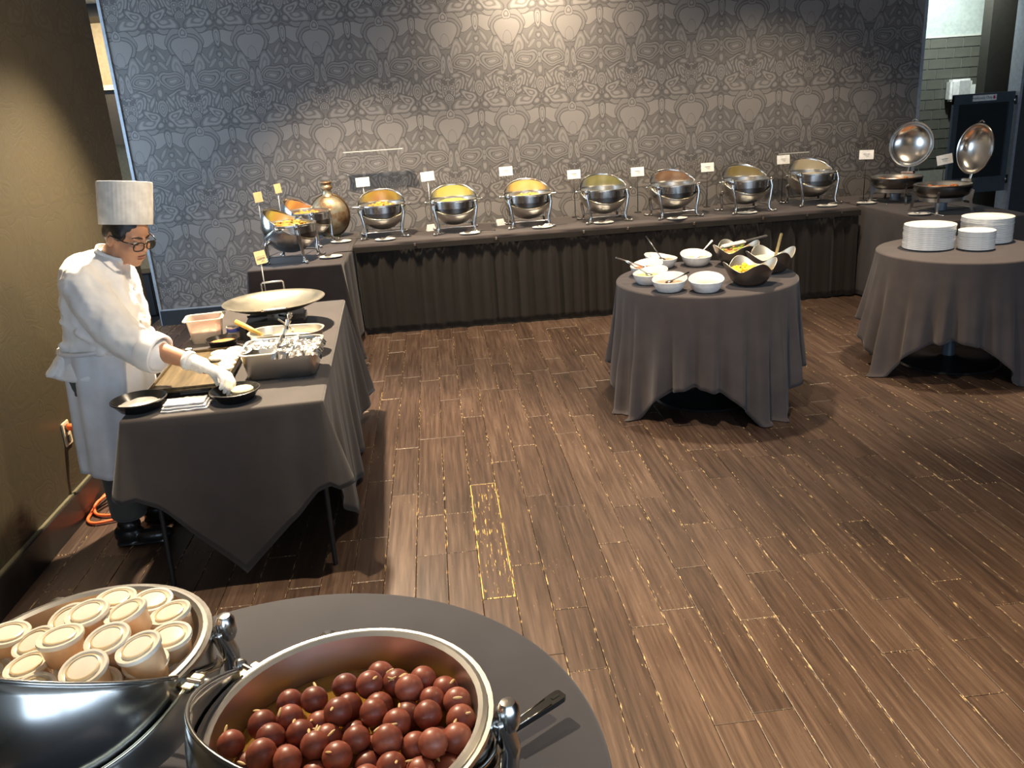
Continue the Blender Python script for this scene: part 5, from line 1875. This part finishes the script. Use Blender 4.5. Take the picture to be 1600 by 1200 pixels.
# cuff, collar, buttons
d = (Vector(WR) - Vector(EL)).normalized()
mq = d.to_track_quat('Z', 'Y').to_matrix()
C0 = Vector(L3((-1.218, 3.402, 0.938)))
latheo('cuff', [(0.070, -0.005), (0.083, -0.004), (0.086, 0.022), (0.082, 0.062), (0.076, 0.067), (0.070, 0.062), (0.070, 0.0)], M_jacket, jk, 32, C0, mq, closed=True)
bm = bmesh.new()
nn = 30
rg_ = []
for (rr, zz) in ((0.068, -0.035), (0.072, 0.0), (0.071, 0.030), (0.066, 0.031), (0.064, 0.0), (0.062, -0.035)):
    ring = []
    for k in range(nn + 1):
        a = math.radians(28) + math.radians(304) * k / nn
        p = Euler((0, math.radians(28), math.radians(-8))).to_matrix() @ Vector((rr * math.cos(a), rr * 0.98 * math.sin(a), zz))
        ring.append(bm.verts.new(Vector(L3((-1.372, 3.655, 1.285))) + p))
    rg_.append(ring)
for a, b in zip(rg_, rg_[1:] + rg_[:1]):
    for k in range(nn):
        bm.faces.new((a[k], a[k + 1], b[k + 1], b[k]))
obj('collar', bm, M_jacket, jk)
for k in range(4):
    ello('button', L3((-1.282 + 0.0 * k + (0.008 if k > 1 else -0.006), 3.60, 1.155 - 0.06 * k)), (0.006, 0.007, 0.007), M_white, jk)
# apron: wraps hips and thighs, open at the back
bm = bmesh.new()
cols_, rows_n = 60, 26
g = []
for i in range(rows_n + 1):
    t = i / rows_n
    z = 0.925 - t * 0.555
    row = []
    for k in range(cols_ + 1):
        a = math.radians(-142) + math.radians(262) * k / cols_
        rx, ry = 0.176 + 0.012 * t - 0.03 * t * max(0, math.cos(a)), 0.206 + 0.012 * t
        f = 0.010 * t * math.sin(a * 7 + 1.0) + 0.006 * math.sin(a * 13 + t * 3)
        cx_ = -1.478 - 0.012 * t
        row.append(bm.verts.new(L3((cx_ + (rx + f) * math.cos(a), 3.66 + (ry + f) * math.sin(a), z + 0.01 * math.sin(a * 2)))))
    g.append(row)
for i in range(rows_n):
    for k in range(cols_):
        bm.faces.new((g[i][k], g[i][k + 1], g[i + 1][k + 1], g[i + 1][k]))
ap = obj('apron', bm, M_apron, pn)
s_ = ap.modifiers.new('thickness', 'SOLIDIFY')
s_.thickness = 0.003
bm = bmesh.new()
pts_ = []
for k in range(49):
    a = 2 * PI * k / 48
    pts_.append(L3((-1.470 + 0.188 * math.cos(a), 3.66 + 0.212 * math.sin(a), 0.930 + 0.012 * math.cos(a))))
tube(bm, pts_[:-1], 0.009, 6, closed=True)
obj('waist_tie', bm, M_apron, ap)
# trousers
bm = bmesh.new()
for hx, hy, kx, ky, fx, fy in ((-1.515, 3.575, -1.495, 3.57, -1.500, 3.56), (-1.49, 3.745, -1.45, 3.76, -1.45, 3.78)):
    limb(bm, [(L3((hx, hy, 0.84)), (0.125, 0.115, 0.06)), (L3((kx, ky, 0.46)), (0.092, 0.085, 0.06)), (L3((fx, fy, 0.155)), (0.082, 0.075, 0.035))], 0.03)
blob('trousers', bm, M_trou, pn, 0.011, 5)
# shoes
for x, y in ((-1.50, 3.555), (-1.45, 3.78)):
    bm = bmesh.new()
    ell(bm, L3((x + 0.085, y, 0.040)), (0.095, 0.046, 0.036))
    ell(bm, L3((x - 0.02, y, 0.055)), (0.065, 0.044, 0.055))
    ell(bm, L3((x - 0.01, y, 0.10)), (0.052, 0.045, 0.04))
    bx(bm, L3((x + 0.04, y, 0.013)), (0.235, 0.078, 0.024), 0.01)
    blob('shoe', bm, M_blackp, pn, 0.006, 4)
# gloved right hand: wrist, palm, thumb and four curled fingers picking up the bread
bm = bmesh.new()
W0 = Vector((-1.012, 3.322, 0.887))
KN = Vector((-0.892, 3.258, 0.848))                      # knuckle line centre
ax = (KN - W0).normalized()
side = Vector((0.50, -0.80, 0.0)).normalized()
side = (side - ax * side.dot(ax)).normalized()           # across the knuckles, towards the guests
up_ = side.cross(ax) if side.cross(ax).z > 0 else -side.cross(ax)
limb(bm, [(L3(W0 - ax * 0.035), 0.036), (L3(W0), 0.033), (L3(W0 + ax * 0.03), 0.034)], 0.008)
for s in (-0.030, -0.010, 0.010, 0.030):
    limb(bm, [(L3(W0 + ax * 0.02 + side * s * 0.6), 0.021), (L3(W0.lerp(KN, 0.6) + side * s * 0.9), 0.020), (L3(KN + side * s), 0.0155)], 0.008)
for s, ln in ((-0.033, 0.96), (-0.011, 1.08), (0.011, 1.0), (0.032, 0.82)):
    b0 = KN + side * s
    k1 = b0 + (ax * 0.75 - up_ * 0.55 + side * s * 1.5).normalized() * 0.036 * ln
    k2 = k1 + (ax * 0.30 - up_ * 0.95).normalized() * 0.024 * ln
    k3 = k2 + (ax * -0.10 - up_ * 1.0).normalized() * 0.018 * ln
    limb(bm, [(L3(b0), 0.0135), (L3(k1), 0.0115), (L3(k2), 0.0105), (L3(k3), 0.0088)], 0.006)
th0 = W0 + ax * 0.045 - side * 0.030 - up_ * 0.006
th1 = th0 + (ax * 0.7 - side * 0.45 - up_ * 0.6).normalized() * 0.040
th2 = th1 + (ax * 0.75 + side * 0.05 - up_ * 0.65).normalized() * 0.034
limb(bm, [(L3(th0), 0.017), (L3(th1), 0.0130), (L3(th2), 0.0105)], 0.006)
blob('glove', bm, M_glove, pn, 0.0042, 3)
bm = bmesh.new()
lm = ax.to_track_quat('Z', 'Y').to_matrix()
lathe(bm, [(0.033, -0.012), (0.040, -0.014), (0.041, 0.0), (0.036, 0.012), (0.034, 0.01)], 24, Vector(L3(W0 - ax * 0.03)), lm, closed=True)
obj('glove_cuff', bm, M_glove, pn)
# second hand resting behind the apron edge
bm = bmesh.new()
H0 = Vector((-1.355, 3.878, 0.79))
limb(bm, [(L3(H0), 0.030), (L3(H0 + Vector((0.02, 0, -0.05))), (0.020, 0.036, 0.03))], 0.01)
for s, ln in ((-0.027, 0.9), (-0.009, 1.0), (0.009, 0.97), (0.027, 0.8)):
    b0 = H0 + Vector((0.022, s, -0.07))
    limb(bm, [(L3(b0), 0.010), (L3(b0 + Vector((0.008, 0, -0.035 * ln))), 0.009), (L3(b0 + Vector((-0.004, 0, -0.062 * ln))), 0.008)], 0.007)
limb(bm, [(L3(H0 + Vector((0.02, -0.03, -0.025))), 0.012), (L3(H0 + Vector((0.04, -0.045, -0.07))), 0.009)], 0.007)
blob('glove', bm, M_glove, pn, 0.005, 3)

# ------------------------------------------------------------------ outlet and orange cord
ot = thing('wall_outlet', 'cream double wall outlet with a dark plug on the left wall', 'outlet', (-1.86, 3.93, 0.43))
boxo('plate', (0.004, 0, 0), (0.008, 0.075, 0.118), plain('cream_plastic', (0.55, 0.47, 0.32), 0.4), ot, 0.003)
for zz in (0.027, -0.027):
    boxo('socket', (0.0095, 0, zz), (0.004, 0.036, 0.034), plain('dark_socket', (0.10, 0.085, 0.06), 0.4), ot, 0.003)
cd_ = thing('extension_cord', 'orange extension cord from the wall outlet looping onto the floor', 'cord', (0, 0, 0))
bm = bmesh.new()
tube(bm, [(-1.842, 3.93, 0.460), (-1.815, 3.925, 0.460), (-1.79, 3.92, 0.462), (-1.765, 3.93, 0.462)], [0.017, 0.018, 0.012, 0.009], 12)
obj('plug', bm, M_orange, cd_)
bm = bmesh.new()
tube(bm, smooth_path([(-1.770, 3.93, 0.462), (-1.73, 3.97, 0.455), (-1.71, 4.05, 0.36), (-1.72, 4.10, 0.15), (-1.78, 4.15, 0.05), (-1.815, 4.03, 0.03), (-1.822, 3.90, 0.014), (-1.810, 3.825, 0.012), (-1.765, 3.785, 0.012),
                      (-1.68, 3.80, 0.012), (-1.56, 3.84, 0.012), (-1.42, 3.88, 0.012)], 8), 0.0075, 8)
obj('cable', bm, M_orange, cd_)
bm = bmesh.new()
tube(bm, smooth_path([(-1.70, 4.16, 0.10), (-1.775, 4.06, 0.05), (-1.815, 3.965, 0.035), (-1.80, 3.895, 0.016), (-1.745, 3.862, 0.012), (-1.66, 3.865, 0.012), (-1.46, 3.92, 0.012)], 8), 0.0075, 8)
obj('cable', bm, M_orange, cd_)

# ------------------------------------------------------------------ corridor beyond the left wall
boxo_ = struct(boxo('wall_niche', (-3.5, 10.05, 1.90), (1.0, 0.3, 0.56), M_dark))
struct(boxo('trim_6', (-3.5, 10.02, 2.21), (1.1, 0.36, 0.05), plain('pale_shelf', (0.6, 0.54, 0.4), 0.6)))
struct(boxo('ceiling_dark', (-3.3, 9.9, 2.94), (2.0, 0.6, 0.12), M_black))  # added black piece, stands in for the unlit corridor ceiling
bk = thing('speaker_box', 'black box standing on the corridor floor beyond the damask wall edge', 'box', (-2.98, 8.6, 0))
boxo('body', (0, 0, 0.21), (0.24, 0.25, 0.42), M_black, bk, 0.01)
boxo('top', (0, 0, 0.426), (0.25, 0.27, 0.012), M_blackp, bk, 0.003)

# ------------------------------------------------------------------ washroom corner on the right
dp = thing('paper_towel_dispenser', 'white paper towel dispenser on the grey tiled wall', 'dispenser', (5.945, 9.50, 1.60))
boxo('housing', (0, -0.06, 0), (0.255, 0.12, 0.235), M_white, dp, 0.025)
boxo('front_cover', (0.03, -0.123, 0.015), (0.13, 0.01, 0.17), plain('grey_cover', (0.50, 0.50, 0.50), 0.3), dp, 0.004)
boxo('paper_slot', (0, -0.10, -0.115), (0.20, 0.04, 0.012), plain('slot_brown', (0.25, 0.22, 0.16), 0.5), dp, 0.002)
o = thing('wall_plate', 'blank white panel mounted beside the paper towel dispenser', 'panel', (6.17, 9.50, 1.60))
boxo('panel', (0, -0.012, -0.02), (0.22, 0.02, 0.14), M_white, o, 0.004)
o = thing('soap_dispenser', 'narrow cream soap dispenser below the paper towel dispenser', 'dispenser', (5.97, 9.50, 1.355))
boxo('body', (0, -0.035, 0), (0.115, 0.06, 0.20), plain('cream_enamel', (0.52, 0.50, 0.42), 0.4), o, 0.008)
boxo('nozzle', (0, -0.045, -0.095), (0.10, 0.05, 0.022), M_dark, o, 0.004)

gt = thing('swing_gate', 'slate half-height swing gate with a dark panel and white sticker', 'gate', (5.445, 8.22, 0))
gw = 0.63
boxo('top_rail', (0, 0, 1.535), (gw, 0.04, 0.095), M_slate, gt, 0.003)
boxo('bottom_rail', (0, 0, 0.70), (gw, 0.04, 0.15), M_slate, gt, 0.003)
boxo('stile', (-gw / 2 + 0.028, 0, 1.10), (0.056, 0.042, 0.95), M_slate, gt, 0.003)
boxo('stile', (gw / 2 - 0.028, 0, 1.10), (0.056, 0.042, 0.95), M_slate, gt, 0.003)
boxo('dark_panel', (0, 0.005, 1.13), (gw - 0.10, 0.016, 0.74), M_slated, gt)
for z in (1.50, 0.74):
    h = boxo('hinge', (gw / 2 + 0.008, -0.02, z), (0.02, 0.025, 0.085), M_blackp, gt, 0.003)
    ello('bolt', (gw / 2 - 0.012, -0.034, z), (0.011, 0.008, 0.016), M_steel, h)
st = boxo('sticker', (-0.005, -0.0215, 1.538), (0.245, 0.002, 0.056), M_paper, gt)
tc = bpy.data.curves.new('lettering', 'FONT')
tc.body = 'Employees Only'
tc.size = 0.034
tc.align_x = 'CENTER'
tc.extrude = 0.0004
to = bpy.data.objects.new('lettering', bpy.data.meshes.new_from_object(bpy.data.objects.new('lettering_source', tc)))
link(to, st)
to.location = (-0.035, -0.0235, 1.528)
to.rotation_euler = (PI / 2, 0, 0)
to.data.materials.clear()
to.data.materials.append(plain('teal_ink', (0.06, 0.13, 0.18), 0.6))
bpy.data.objects.remove(bpy.data.objects['lettering_source'])
# red hand symbol
bm = bmesh.new()
ell(bm, (0.092, -0.0235, 1.534), (0.011, 0.0008, 0.011), None, 12, 6)
for k in range(4):
    a = math.radians(60 + 22 * k)
    tube(bm, [(0.092 + 0.007 * math.cos(a), -0.0235, 1.534 + 0.008 * math.sin(a)), (0.092 + 0.021 * math.cos(a), -0.0235, 1.534 + 0.021 * math.sin(a))], 0.0022, 6)
tube(bm, [(0.100, -0.0235, 1.530), (0.110, -0.0235, 1.540)], 0.0024, 6)
obj('hand_symbol', bm, plain('red_ink', (0.45, 0.03, 0.09), 0.6), st)
